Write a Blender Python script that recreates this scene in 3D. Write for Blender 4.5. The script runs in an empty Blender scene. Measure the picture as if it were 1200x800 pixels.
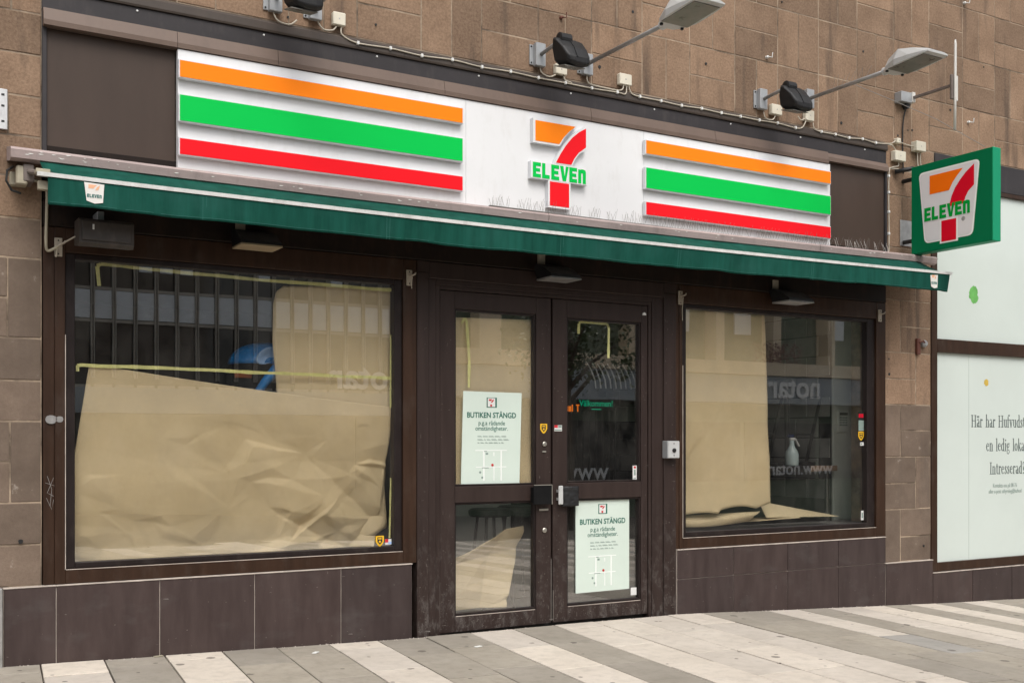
import bpy, bmesh, math, random
from mathutils import Vector, noise as mnoise
R = math.radians
rng = random.Random(7)

# ------------------------------------------------------------------ camera, world, sun, exposure
SC = bpy.context.scene
COL = SC.collection
cam_d = bpy.data.cameras.new('camera')
cam = bpy.data.objects.new('camera', cam_d); COL.objects.link(cam)
cam.location = (0, -7.1, 1.5)
cam.rotation_euler = (R(90), 0, R(-30.56))
cam_d.sensor_width = 36; cam_d.lens = 39.15
cam_d.shift_y = 118/1200.0
cam_d.clip_start = 0.1; cam_d.clip_end = 900
SC.camera = cam

SUN_EL, SUN_AZ = 54, 192          # azimuth measured clockwise from +Y (north)
w = bpy.data.worlds.new('World'); SC.world = w; w.use_nodes = True
nt = w.node_tree; nt.nodes.clear()
out = nt.nodes.new('ShaderNodeOutputWorld'); bg = nt.nodes.new('ShaderNodeBackground')
sky = nt.nodes.new('ShaderNodeTexSky'); sky.sky_type = 'NISHITA'; sky.sun_disc = False
sky.sun_elevation = R(SUN_EL); sky.sun_rotation = R(SUN_AZ)
sky.air_density = 1.2; sky.dust_density = 4.0; sky.ozone_density = 1.0
hs = nt.nodes.new('ShaderNodeHueSaturation'); hs.inputs['Saturation'].default_value = 0.22; hs.inputs['Value'].default_value = 1.0
nt.links.new(sky.outputs[0], hs.inputs['Color']); nt.links.new(hs.outputs[0], bg.inputs['Color'])
bg.inputs['Strength'].default_value = 0.15
nt.links.new(bg.outputs[0], out.inputs['Surface'])
sl = bpy.data.lights.new('sun', 'SUN'); so = bpy.data.objects.new('sun', sl); COL.objects.link(so)
sl.energy = 1.3; sl.angle = R(35); sl.color = (1.0, .955, .9)
az, el = R(SUN_AZ), R(SUN_EL)
sdir = Vector((math.sin(az)*math.cos(el), math.cos(az)*math.cos(el), math.sin(el)))
so.rotation_euler = sdir.to_track_quat('Z', 'Y').to_euler(); so.location = (8, -12, 14)
SC.view_settings.view_transform = 'Standard'; SC.view_settings.look = 'None'
SC.view_settings.exposure = 0.38; SC.view_settings.gamma = 1
SC.cycles.max_bounces = 8; SC.cycles.transparent_max_bounces = 16

# ------------------------------------------------------------------ materials
MATS = {}
def srgb(r, g, b):
    f = lambda c: (c/255/12.92) if c/255 <= .04045 else ((c/255+.055)/1.055)**2.4
    return (f(r), f(g), f(b))
class NB:
    def __init__(s, name):
        s.m = bpy.data.materials.new(name); s.m.use_nodes = True; s.nt = s.m.node_tree; s.nt.nodes.clear()
        s.o = s.nt.nodes.new('ShaderNodeOutputMaterial'); MATS[name] = s.m
    def n(s, t, **k):
        x = s.nt.nodes.new(t)
        for a, v in k.items():
            if a.startswith('i_'):
                key = a[2:].replace('_', ' '); x.inputs[key].default_value = v
            else: setattr(x, a, v)
        return x
    def l(s, a, b): s.nt.links.new(a, b)
    def math(s, op, a, b=None):
        x = s.n('ShaderNodeMath', operation=op)
        for i, v in enumerate((a, b)):
            if v is None: continue
            if isinstance(v, (int, float)): x.inputs[i].default_value = v
            else: s.l(v, x.inputs[i])
        return x.outputs[0]
    def ramp(s, f, a, b):
        x = s.n('ShaderNodeMapRange'); x.inputs[1].default_value = a; x.inputs[2].default_value = b
        s.l(f, x.inputs[0]); return x.outputs[0]
    def mix(s, f, a, b, mode='MIX'):
        x = s.n('ShaderNodeMix', data_type='RGBA', blend_type=mode)
        if isinstance(f, (int, float)): x.inputs[0].default_value = f
        else: s.l(f, x.inputs[0])
        for i, v in ((6, a), (7, b)):
            if isinstance(v, tuple): x.inputs[i].default_value = (*v[:3], 1)
            else: s.l(v, x.inputs[i])
        return x.outputs[2]
    def pos(s, scale=(1, 1, 1)):
        g = s.n('ShaderNodeNewGeometry'); mp = s.n('ShaderNodeMapping'); mp.inputs['Scale'].default_value = scale
        s.l(g.outputs['Position'], mp.inputs['Vector']); return mp.outputs[0]
    def noise(s, vec, scale, detail=4, rough=.6):
        x = s.n('ShaderNodeTexNoise'); x.inputs['Scale'].default_value = scale; x.inputs['Detail'].default_value = detail
        x.inputs['Roughness'].default_value = rough; s.l(vec, x.inputs['Vector']); return x.outputs[0]
    def bsdf(s, col, rough=.6, spec=.5, metal=0, bump=None, bstr=.2, bdist=.01, sheen=0):
        p = s.n('ShaderNodeBsdfPrincipled'); s.p = p
        if isinstance(col, tuple): p.inputs['Base Color'].default_value = (*col[:3], 1)
        else: s.l(col, p.inputs['Base Color'])
        if isinstance(rough, (int, float)): p.inputs['Roughness'].default_value = rough
        else: s.l(rough, p.inputs['Roughness'])
        p.inputs['Metallic'].default_value = metal; p.inputs['Specular IOR Level'].default_value = spec
        if sheen: p.inputs['Sheen Weight'].default_value = sheen
        if bump is not None:
            b = s.n('ShaderNodeBump'); b.inputs['Strength'].default_value = bstr; b.inputs['Distance'].default_value = bdist
            s.l(bump, b.inputs['Height']); s.l(b.outputs[0], p.inputs['Normal'])
        s.l(p.outputs[0], s.o.inputs['Surface']); return p
    def rand(s): return s.n('ShaderNodeObjectInfo').outputs['Random']

def basic(name, col, rough=.5, var=.12, scale=6, stretch=(1, 1, 1), metal=0, spec=.5, bump=.0, fine=40, sheen=0, dirt=None, dirt_amt=0):
    """paint/metal/plastic: base colour with mottling, faint dirt and roughness breakup"""
    b = NB(name); P = b.pos(stretch); n1 = b.noise(P, scale, 5); n2 = b.noise(b.pos(), fine, 3)
    lo = tuple(c*(1-var) for c in col); hi = tuple(min(1, c*(1+var)) for c in col)
    c = b.mix(b.ramp(n1, .3, .7), lo, hi)
    c = b.mix(b.math('MULTIPLY', b.ramp(n2, .45, .8), var*.6), c, tuple(x*.5 for x in col))
    if dirt:
        d = b.noise(b.pos((1, 1, .35)), 9, 6, .7)
        c = b.mix(b.math('MULTIPLY', b.ramp(d, .52, .78), dirt_amt), c, dirt)
    rg = b.math('ADD', b.math('MULTIPLY', n1, .25), rough-.12)
    b.bsdf(c, rg, spec, metal, bump=n2 if bump else None, bstr=bump, bdist=.004, sheen=sheen)
    return b.m

# sandstone: fine grain, mottling, soot streaks, per-block tone
b = NB('stone'); P = b.pos(); rd = b.rand()
nA = b.noise(P, 3.0, 6, .65); nB = b.noise(P, 55, 5, .75); nC = b.noise(b.pos((5, 5, .55)), 1.0, 5, .6); nD = b.noise(P, 14, 4, .7)
c = b.mix(b.ramp(nA, .3, .72), (.175, .112, .075), (.305, .207, .143))
tone = b.mix(rd, (.66, .65, .65), (1.20, 1.17, 1.13))
c = b.mix(1.0, c, tone, 'MULTIPLY')
c = b.mix(b.math('MULTIPLY', b.ramp(nB, .42, .72), .5), c, (.13, .085, .055))
c = b.mix(b.math('MULTIPLY', b.ramp(nB, .60, .38), .25), c, (.42, .30, .20))
c = b.mix(b.math('MULTIPLY', b.ramp(nC, .56, .70), .75), c, (.075, .056, .044))
c = b.mix(b.math('MULTIPLY', b.ramp(nD, .66, .80), .35), c, (.40, .33, .27))
b.bsdf(c, .92, .25, bump=nB, bstr=.55, bdist=.006)
# greyer stone with limewash spots for the lower piers
b = NB('stone_worn'); P = b.pos(); rd = b.rand()
nA = b.noise(P, 3.5, 6, .65); nB = b.noise(P, 60, 5, .75); nD = b.noise(P, 7, 5, .7); nC = b.noise(b.pos((4, 4, .5)), 1.3, 4)
c = b.mix(b.ramp(nA, .3, .72), (.125, .092, .070), (.215, .163, .126))
c = b.mix(1.0, c, b.mix(rd, (.82, .82, .82), (1.14, 1.12, 1.1)), 'MULTIPLY')
c = b.mix(b.math('MULTIPLY', b.ramp(nB, .42, .72), .45), c, (.12, .088, .066))
c = b.mix(b.math('MULTIPLY', b.ramp(nC, .55, .7), .45), c, (.10, .08, .066))
c = b.mix(b.math('MULTIPLY', b.ramp(nD, .63, .70), .6), c, (.40, .35, .30))
b.bsdf(c, .92, .25, bump=nB, bstr=.5, bdist=.006)

b = NB('mortar'); n1 = b.noise(b.pos(), 2.2, 5, .7); n2 = b.noise(b.pos(), 30, 3)
b.bsdf(b.mix(b.ramp(n1, .38, .60), (.115, .088, .066), (.40, .31, .225)), .95, .2, bump=n2, bstr=.4, bdist=.004)
basic('mortar_light', (.46, .40, .35), .9, .25, 10, bump=.3)
b = NB('plinth_tile'); P = b.pos((4, 4, .8)); rd = b.rand(); n1 = b.noise(P, 3, 5, .65); n2 = b.noise(b.pos(), 70, 3)
n3 = b.noise(b.pos((1.2, 1.2, 2.2)), 2.4, 5, .6)
c = b.mix(b.ramp(n1, .3, .7), (.042, .0292, .0280), (.063, .0455, .0430)); c = b.mix(1.0, c, b.mix(rd, (.88, .88, .88), (1.15, 1.1, 1.06)), 'MULTIPLY')
c = b.mix(b.math('MULTIPLY', b.ramp(n3, .55, .8), .3), c, (.12, .115, .11))
b.bsdf(c, b.math('ADD', b.math('MULTIPLY', n1, .3), .34), .28, bump=n2, bstr=.06, bdist=.003)

basic('frame_brown', (.036, .0175, .0098), .45, .25, 3, (6, 6, .5), spec=.25, dirt=(.12, .10, .085), dirt_amt=.25)
basic('bead_dark', (.016, .0105, .0098), .45, .2, 5, spec=.25, dirt=(.14, .12, .1), dirt_amt=.2)
b = NB('door_paint'); n1 = b.noise(b.pos((7, 7, .6)), 2.5, 5, .65); n2 = b.noise(b.pos((1, 1, .5)), 17, 8, .8); n3 = b.noise(b.pos((2, 2, 60)), 3, 2)
g = b.n('ShaderNodeNewGeometry'); sx = b.n('ShaderNodeSeparateXYZ'); b.l(g.outputs['Position'], sx.inputs[0])
c = b.mix(b.ramp(n1, .3, .7), (.025, .0155, .0132), (.039, .0255, .0222))
low = b.ramp(sx.outputs['Z'], 1.1, .2)
c = b.mix(b.math('MULTIPLY', b.math('MULTIPLY', b.ramp(n2, .5, .72), low), .75), c, (.16, .145, .135))
c = b.mix(b.math('MULTIPLY', b.ramp(n2, .70, .76), .45), c, (.25, .22, .20))
b.bsdf(c, .48, .26, bump=n3, bstr=.05, bdist=.002)
basic('scuff', (.20, .178, .16), .8, .3, 30)
basic('header_dark', (.0125, .0075, .0055), .6, .35, 4, (.6, 1, 3), dirt=(.08, .04, .022), dirt_amt=.3, spec=.2)
basic('fascia_brown', (.150, .106, .084), .45, .10, 2, (1, 1, .3), spec=.3, dirt=(.08, .06, .05), dirt_amt=.3)
basic('fascia_panel', (.062, .043, .034), .5, .10, 2, (2, 1, .4), dirt=(.05, .036, .03), dirt_amt=.4, spec=.25)
basic('trim_grey', (.036, .032, .034), .55, .18, 3, (.8, 1, 2), dirt=(.12, .10, .09), dirt_amt=.25, spec=.3)
basic('trim_brown', (.055, .040, .031), .55, .2, 4, dirt=(.03, .025, .02), dirt_amt=.5)
basic('sign_white', (.76, .76, .765), .32, .025, 1.5, dirt=(.56, .54, .51), dirt_amt=.35)
basic('sign_edge', (.66, .67, .69), .35, .05, 4)
def acrylic(name, col): return basic(name, col, .45, .012, 2, spec=.12)
acrylic('sign_orange', (.97, .235, .008)); acrylic('sign_green', (.0, .53, .075)); acrylic('sign_red', (.86, .010, .018))
acrylic('blade_green', (.0, .155, .060)); acrylic('blade_lit_green', (.010, .27, .135)); acrylic('blade_white', (.74, .71, .715)); acrylic('blade_rim', (.86, .87, .83))
acrylic('blade_orange', (.95, .17, .004)); acrylic('blade_red', (.70, .004, .022)); acrylic('blade_letter', (.0, .32, .04))
# awning cloth: weave and dirt streaks
b = NB('awning_cloth'); n1 = b.noise(b.pos((6, 6, .5)), 2.2, 5, .65); n2 = b.noise(b.pos(), 220, 2); n3 = b.noise(b.pos((1, 1, 1)), 3, 5)
c = b.mix(b.ramp(n1, .35, .66), (.0042, .052, .037), (.0085, .082, .060)); c = b.mix(b.math('MULTIPLY', b.ramp(n3, .50, .78), .5), c, (.022, .095, .078))
b.bsdf(c, .8, .12, bump=n2, bstr=.15, bdist=.002)
basic('awning_seam', (.03, .14, .115), .8, .1)
basic('cassette', (.38, .30, .285), .55, .15, 3, (.5, 2, 4), dirt=(.12, .10, .09), dirt_amt=.55)
basic('bar_white', (.68, .68, .66), .4, .12, 20, (1, 1, 1), dirt=(.35, .33, .3), dirt_amt=.6)
basic('print_white', (.72, .70, .66), .6, .06); basic('print_orange', (.78, .42, .25), .6, .1); basic('print_dark', (.05, .17, .15), .6, .2)
# brown kraft paper
b = NB('kraft_paper'); P = b.pos(); n1 = b.noise(P, 2.0, 4); n2 = b.noise(P, 90, 4, .7); n3 = b.noise(b.pos((.6, 1, 30)), 6, 3)
c = b.mix(b.ramp(n1, .3, .7), (.69, .560, .355), (.80, .660, .440)); c = b.mix(b.math('MULTIPLY', b.ramp(n2, .4, .75), .2), c, (.42, .31, .18))
c = b.mix(b.math('MULTIPLY', b.ramp(n3, .5, .75), .12), c, (.60, .49, .32))
p = b.bsdf(c, .6, .35, bump=n2, bstr=.08, bdist=.002)
# glass: clear pane, Schlick reflection on the facing ratio, a little dust
def glass(name, f0, tint, dust):
    b = NB(name); lw = b.n('ShaderNodeLayerWeight'); lw.inputs['Blend'].default_value = .5
    f = b.math('ADD', b.math('MULTIPLY', b.math('POWER', lw.outputs['Facing'], 5), 1-f0), f0)
    n = b.noise(b.pos(), .9, 2, .5)
    bp = b.n('ShaderNodeBump'); bp.inputs['Strength'].default_value = .022; bp.inputs['Distance'].default_value = .02; b.l(n, bp.inputs['Height'])
    t = b.n('ShaderNodeBsdfTransparent'); t.inputs[0].default_value = (*tint, 1)
    g = b.n('ShaderNodeBsdfGlossy'); g.inputs['Roughness'].default_value = 0.0; g.inputs[0].default_value = (1, 1, 1, 1); b.l(bp.outputs[0], g.inputs['Normal'])
    m = b.n('ShaderNodeMixShader'); b.l(f, m.inputs[0]); b.l(t.outputs[0], m.inputs[1]); b.l(g.outputs[0], m.inputs[2])
    d = b.n('ShaderNodeBsdfDiffuse'); d.inputs[0].default_value = (.5, .48, .44, 1)
    dn = b.math('MULTIPLY', b.ramp(b.noise(b.pos((1, 1, .6)), 5, 5, .7), .4, .85), dust)
    m2 = b.n('ShaderNodeMixShader'); b.l(dn, m2.inputs[0]); b.l(m.outputs[0], m2.inputs[1]); b.l(d.outputs[0], m2.inputs[2])
    b.l(m2.outputs[0], b.o.inputs['Surface']); return b.m
glass('window_glass', .175, (.96, .958, .94), .04)
basic('backed_glass', (.60, .66, .62), .10, .03, 1.2)
basic('tape_yellow', (.80, .78, .36), .5, .15, 20)
basic('poster_paper', (.60, .69, .62), .5, .03, 3)
basic('ink_green', (.012, .12, .085), .6, .1); basic('ink_grey', (.22, .29, .26), .6, .1); basic('map_white', (.80, .83, .80), .5, .02)
basic('ink_black', (.02, .022, .022), .6, .1); basic('ink_red', (.5, .02, .02), .6, .1); basic('ink_orange', (.75, .22, .05), .5, .1)
basic('serif_ink', (.06, .085, .08), .5, .1)
basic('black_plastic', (.016, .016, .017), .5, .2, 9, spec=.3, dirt=(.06, .055, .05), dirt_amt=.3)
basic('matt_black', (.008, .008, .0085), .6, .2, 9, spec=.12)
basic('grey_metal', (.36, .37, .38), .42, .1, 8, metal=.3, dirt=(.2, .18, .16), dirt_amt=.35)
basic('lamp_grey', (.46, .465, .46), .42, .07, 5, dirt=(.25, .23, .2), dirt_amt=.4)
basic('pole_grey', (.30, .29, .28), .4, .1, 12, metal=.5, dirt=(.15, .12, .1), dirt_amt=.4)
basic('lens_glass', (.15, .145, .13), .3, .3, 9, spec=.2)
basic('box_cream', (.66, .61, .50), .5, .06, 8, dirt=(.35, .29, .22), dirt_amt=.35)
basic('box_grubby', (.38, .34, .25), .55, .12, 8, dirt=(.2, .16, .12), dirt_amt=.5)
basic('cable_cream', (.47, .42, .34), .5, .12, 15)
basic('cable_black', (.012, .012, .012), .5, .1); basic('steel_wire', (.27, .255, .235), .35, .1, metal=.6)
basic('hook_cream', (.40, .35, .28), .5, .15, 20, dirt=(.1, .07, .05), dirt_amt=.6)
basic('speaker_brown', (.045, .036, .030), .5, .3, 6, dirt=(.12, .10, .085), dirt_amt=.6)
basic('tan_lens', (.42, .33, .21), .4, .12, 9)
basic('brass_wear', (.45, .43, .38), .35, .15, 20, metal=.7)
basic('shield_yellow', (.80, .46, .02), .4, .05); basic('sticker_white', (.70, .70, .68), .5, .05); basic('sticker_red', (.6, .03, .04), .4, .05)
basic('plate_metal', (.42, .41, .40), .35, .2, 14, metal=.5, dirt=(.2, .18, .16), dirt_amt=.5)
basic('white_enamel', (.66, .67, .68), .4, .12, 12, dirt=(.2, .18, .16), dirt_amt=.5)
basic('rust_red', (.11, .035, .022), .6, .3, 20)
basic('antenna_white', (.62, .60, .56), .45, .08, 9, dirt=(.3, .27, .24), dirt_amt=.4)
basic('arm_brown', (.16, .13, .115), .5, .2, 9)
# interior
basic('room_floor', (.10, .095, .09), .35, .25, 3); basic('room_wall', (.055, .052, .05), .7, .2, 2); basic('room_ceiling', (.06, .06, .06), .8, .1)
basic('shelf_grey', (.20, .195, .19), .45, .15, 5); basic('inner_tile', (.36, .36, .345), .22, .12, 6); basic('inner_joint', (.012, .012, .012), .8, .1)
basic('partition_pale', (.66, .70, .65), .5, .04, 2); basic('wood_top', (.30, .19, .12), .45, .2, 4, (1, 12, 12)); basic('table_dark', (.035, .032, .03), .5, .2)
basic('chair_black', (.01, .01, .01), .4, .2); basic('chrome', (.6, .6, .6), .2, .05, metal=1.0)
basic('bottle_pale', (.55, .66, .68), .25, .05); basic('bottle_white', (.75, .75, .75), .35, .05); basic('bottle_blue', (.03, .05, .16), .4, .1)
basic('toy_blue', (.005, .22, .62), .28, .12, 4); basic('toy_pale', (.34, .54, .88), .3, .06); basic('orange_dull', (.45, .12, .03), .4, .1)
def lit(name, col, e):
    b = NB(name); em = b.n('ShaderNodeEmission'); em.inputs[0].default_value = (*col, 1); em.inputs[1].default_value = e
    b.l(em.outputs[0], b.o.inputs['Surface'])
lit('lit_green', (.0, .42, .22), .55); lit('lit_orange', (.9, .2, .01), .7); lit('lit_red', (1, .02, .05), .5)
# across the street
basic('far_dark', (.045, .04, .036), .5, .2, 1.5); basic('far_pale', (.74, .60, .43), .8, .1, 1.5); basic('far_green', (.13, .16, .11), .6, .2, 2)
basic('far_sky_pale', (.74, .79, .84), .25, .08, 1); basic('far_band', (.33, .37, .40), .5, .1, 1); basic('far_fin', (.42, .39, .34), .5, .15, 2)  # spandrel colour is pale to stand in for mirrored sky
basic('far_white', (.88, .88, .88), .5, .05); basic('bark', (.08, .06, .045), .9, .3, 8); basic('leaf', (.05, .075, .025), .6, .4, 3); basic('heather', (.17, .055, .055), .7, .4, 9)
b = NB('far_glass'); b.bsdf(b.mix(b.ramp(b.noise(b.pos(), .7, 4), .35, .65), (.02, .021, .022), (.14, .13, .12)), .06, .5)
# pavement slabs: per-material tone, chewing gum, water marks
def slab_mat(name, lo, hi):
    b = NB(name); P = b.pos(); n1 = b.noise(P, 2.2, 6, .65); n2 = b.noise(P, 120, 3, .7); n3 = b.noise(P, 14, 5, .65); rd = b.rand()
    c = b.mix(b.ramp(n1, .3, .7), lo, hi)
    c = b.mix(1.0, c, b.mix(rd, (.86, .86, .87), (1.08, 1.07, 1.05)), 'MULTIPLY')
    c = b.mix(b.math('MULTIPLY', b.ramp(n3, .46, .75), .42), c, tuple(x*.6 for x in lo))
    c = b.mix(b.math('MULTIPLY', b.ramp(n2, .5, .8), .22), c, tuple(x*.55 for x in lo))
    for sc, th, keep in ((3.4, .105, .35), (7.0, .10, .50)):
        v = b.n('ShaderNodeTexVoronoi'); v.inputs['Scale'].default_value = sc; b.l(b.pos((1, 1, .02)), v.inputs['Vector'])
        n4 = b.noise(P, 45, 3)
        d = b.math('ADD', v.outputs['Distance'], b.math('MULTIPLY', n4, .07))
        s = b.n('ShaderNodeSeparateColor'); b.l(v.outputs['Color'], s.inputs[0])
        k = b.math('MULTIPLY', b.ramp(d, th+.045, th+.025), b.math('GREATER_THAN', s.outputs[0], keep))
        c = b.mix(b.math('MULTIPLY', k, .72), c, (.085, .07, .06))
    b.bsdf(c, .82, .3, bump=n2, bstr=.25, bdist=.003)
slab_mat('slab_dark', (.285, .255, .210), (.36, .325, .275)); slab_mat('slab_light', (.51, .455, .39), (.61, .55, .48))
slab_mat('slab_grey', (.29, .275, .25), (.37, .35, .32))
basic('joint_sand', (.055, .045, .036), .95, .4, 30); basic('asphalt', (.055, .055, .056), .9, .2, 40, bump=.4)

# ------------------------------------------------------------------ mesh helpers
class MB:
    """collects shapes in world coordinates; build() links them as one mesh object whose origin is its own base centre"""
    def __init__(s): s.v = []; s.f = []; s.mi = []; s.cur = 0
    def add(s, vs, fs):
        o = len(s.v); s.v += [tuple(p) for p in vs]; s.f += [tuple(i+o for i in f) for f in fs]; s.mi += [s.cur]*len(fs); return s
    def box(s, x0, x1, y0, y1, z0, z1, c=0.0):
        if c <= 0:
            vs = [(x, y, z) for x in (x0, x1) for y in (y0, y1) for z in (z0, z1)]
            return s.add(vs, [(0, 1, 3, 2), (4, 6, 7, 5), (0, 4, 5, 1), (2, 3, 7, 6), (0, 2, 6, 4), (1, 5, 7, 3)])
        lo = (x0, y0, z0); hi = (x1, y1, z1); vs = []; idx = {}
        for sx in (0, 1):
            for sy in (0, 1):
                for sz in (0, 1):
                    sg = (sx, sy, sz)
                    for ax in range(3):
                        p = [0, 0, 0]
                        for k in range(3):
                            e = hi[k] if sg[k] else lo[k]
                            p[k] = e if k == ax else e + (-c if sg[k] else c)
                        idx[(sg, ax)] = len(vs); vs.append(tuple(p))
        fs = []
        for ax in range(3):
            o = [k for k in range(3) if k != ax]
            for sd in (0, 1):
                q = []
                for a, bb in ((0, 0), (1, 0), (1, 1), (0, 1)):
                    sg = [0, 0, 0]; sg[ax] = sd; sg[o[0]] = a; sg[o[1]] = bb; q.append(idx[(tuple(sg), ax)])
                fs.append(tuple(q))
        for ax in range(3):
            o = [k for k in range(3) if k != ax]
            for a in (0, 1):
                for bb in (0, 1):
                    s0 = [0, 0, 0]; s0[o[0]] = a; s0[o[1]] = bb; s1 = list(s0); s1[ax] = 1
                    fs.append((idx[(tuple(s0), o[0])], idx[(tuple(s1), o[0])], idx[(tuple(s1), o[1])], idx[(tuple(s0), o[1])]))
        for sg in {k[0] for k in idx}: fs.append(tuple(idx[(sg, a)] for a in range(3)))
        return s.add(vs, fs)
    def prism(s, poly, y0, y1):
        """polygon in x,z extruded along y"""
        n = len(poly); vs = [(x, y0, z) for x, z in poly] + [(x, y1, z) for x, z in poly]
        return s.add(vs, [tuple(range(n)), tuple(range(2*n-1, n-1, -1))] + [(i, (i+1) % n, (i+1) % n+n, i+n) for i in range(n)])
    def prism_x(s, poly, x0, x1):
        """polygon in y,z extruded along x"""
        n = len(poly); vs = [(x0, y, z) for y, z in poly] + [(x1, y, z) for y, z in poly]
        return s.add(vs, [tuple(range(n)), tuple(range(2*n-1, n-1, -1))] + [(i, (i+1) % n, (i+1) % n+n, i+n) for i in range(n)])
    def tube(s, pts, r, n=8, cap=True):
        pts = [Vector(p) for p in pts]; vs = []; fs = []; up = None
        for i, p in enumerate(pts):
            d = (pts[min(i+1, len(pts)-1)] - pts[max(i-1, 0)]).normalized()
            if up is None: up = d.orthogonal().normalized()
            up = (up - d*up.dot(d)).normalized(); sd = d.cross(up)
            rr = r[i] if isinstance(r, (list, tuple)) else r
            vs += [tuple(p + (up*math.cos(2*math.pi*k/n) + sd*math.sin(2*math.pi*k/n))*rr) for k in range(n)]
        for i in range(len(pts)-1):
            for k in range(n): fs.append((i*n+k, i*n+(k+1) % n, (i+1)*n+(k+1) % n, (i+1)*n+k))
        if cap: fs += [tuple(range(n-1, -1, -1)), tuple(range((len(pts)-1)*n, len(pts)*n))]
        return s.add(vs, fs)
    def lathe(s, prof, c, axis='z', n=16):
        vs = []; fs = []
        for r, h in prof:
            for k in range(n):
                a = 2*math.pi*k/n; u, v = r*math.cos(a), r*math.sin(a)
                vs.append((c[0]+u, c[1]+v, c[2]+h) if axis == 'z' else (c[0]+u, c[1]+h, c[2]+v) if axis == 'y' else (c[0]+h, c[1]+u, c[2]+v))
        m = len(prof)
        for i in range(m-1):
            for k in range(n): fs.append((i*n+k, i*n+(k+1) % n, (i+1)*n+(k+1) % n, (i+1)*n+k))
        fs += [tuple(range(n)), tuple(range(m*n-1, (m-1)*n-1, -1))]
        return s.add(vs, fs)
    def xform(s, f): s.v = [tuple(f(Vector(p))) for p in s.v]; return s
    def data(s, name, mat, c, smooth=False):
        me = bpy.data.meshes.new(name); me.from_pydata([(x-c[0], y-c[1], z-c[2]) for x, y, z in s.v], [], s.f)
        for m in (mat if isinstance(mat, (list, tuple)) else [mat]): me.materials.append(MATS[m])
        if max(s.mi, default=0): me.polygons.foreach_set('material_index', s.mi)
        bm = bmesh.new(); bm.from_mesh(me); bmesh.ops.recalc_face_normals(bm, faces=bm.faces); bm.to_mesh(me); bm.free()
        if smooth: me.shade_smooth()
        return me
    def build(s, name, mat, parent=None, smooth=False, c=None):
        if c is None:
            xs, ys, zs = zip(*s.v); c = ((min(xs)+max(xs))/2, (min(ys)+max(ys))/2, min(zs))
        return place(name, s.data(name, mat, c, smooth), c, parent)
WORLD = {}
def place(name, me, c, parent=None):
    o = bpy.data.objects.new(name, me); COL.objects.link(o); WORLD[o.name] = Vector(c)
    if parent is not None: o.parent = parent; o.location = Vector(c) - WORLD[parent.name]
    else: o.location = c
    return o
def tag(o, label, cat, group=None, kind=None):
    o['label'] = label; o['category'] = cat
    if group: o['group'] = group
    if kind: o['kind'] = kind
    return o
def thing(name, loc, label, cat, group=None):
    o = bpy.data.objects.new(name, None); COL.objects.link(o); o.location = loc; WORLD[o.name] = Vector(loc)
    o.empty_display_size = .1
    return tag(o, label, cat, group)
def struct(o): o['kind'] = 'structure'; return o
def bx(*a, c=0.0): return MB().box(*a, c=c)
def copy_thing(src, delta, label):
    """copy of a thing with its parts and sub-parts, moved by delta"""
    r = src.copy(); COL.objects.link(r); r.location = Vector(src.location) + Vector(delta); WORLD[r.name] = Vector(WORLD[src.name]) + Vector(delta); r['label'] = label
    for ch in list(src.children):
        c = ch.copy(); COL.objects.link(c); c.parent = r
        for g in list(ch.children):
            d = g.copy(); COL.objects.link(d); d.parent = c
    return r
# plain sans lettering from the built-in font, returned as 2D polygons
def glyphs(text, size, align='CENTER', sx=1.0, bold=0.0):
    cu = bpy.data.curves.new('lettering', 'FONT'); cu.body = text; cu.size = size; cu.align_x = align; cu.offset = bold; cu.resolution_u = 3
    ob = bpy.data.objects.new('lettering', cu); COL.objects.link(ob)
    dg = bpy.context.evaluated_depsgraph_get(); ev = ob.evaluated_get(dg); me = ev.to_mesh()
    vs = [(v.co.x*sx, v.co.y) for v in me.vertices]; fs = [tuple(p.vertices) for p in me.polygons]; ev.to_mesh_clear()
    bpy.data.objects.remove(ob); bpy.data.curves.remove(cu)
    return vs, fs
def lettering(mb, text, x, y, z, size, align='CENTER', sx=1.0, bold=0.0, th=.0012, flip=False):
    """letters standing on a wall that faces -y (flip: faces +y)"""
    vs, fs = glyphs(text, size, align, sx, bold); n = len(vs); sg = -1 if flip else 1
    V = [(x+sg*a, y, z+bb) for a, bb in vs] + [(x+sg*a, y-sg*th, z+bb) for a, bb in vs]
    F = list(fs) + [tuple(i+n for i in f) for f in fs]
    cnt = {}
    for f in fs:
        for i in range(len(f)):
            e = (f[i], f[(i+1) % len(f)]); cnt[tuple(sorted(e))] = cnt.get(tuple(sorted(e)), 0)+1
    for f in fs:
        for i in range(len(f)):
            a, bb = f[i], f[(i+1) % len(f)]
            if cnt[tuple(sorted((a, bb)))] == 1: F.append((a, bb, bb+n, a+n))
    mb.add(V, F); return mb

# ------------------------------------------------------------------ ground
GX = [(-60, 1.6), (-2, .28), (.73, .198), (3.4, .132), (5.7, .115), (8.17, .003), (8.8, -.028), (10.24, -.08), (14, -.22), (60, -2.0)]
def g(x, y=0.0):
    for (a, za), (bb, zb) in zip(GX, GX[1:]):
        if x <= bb: z = za + (zb-za)*(x-a)/(bb-a); break
    else: z = GX[-1][1]
    return z + .014*y
SK = math.tan(R(5.6))
def strip_x(k, y): return .947 + .3595*(k-2) + SK*y
street = MB()
xs = [-60, -20, -2, .73, 3.4, 5.7, 8.17, 8.8, 10.24, 14, 25, 60]; ys = [.3, -.5, -3, -8, -14, -24, -60]
vs = [(x, y, g(x, y)-.03) for y in ys for x in xs]; nx = len(xs)
street.add(vs, [(j*nx+i, j*nx+i+1, (j+1)*nx+i+1, (j+1)*nx+i) for j in range(len(ys)-1) for i in range(nx-1)])
pav = struct(street.build('pavement', 'joint_sand', c=(0, 0, 0)))
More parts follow.
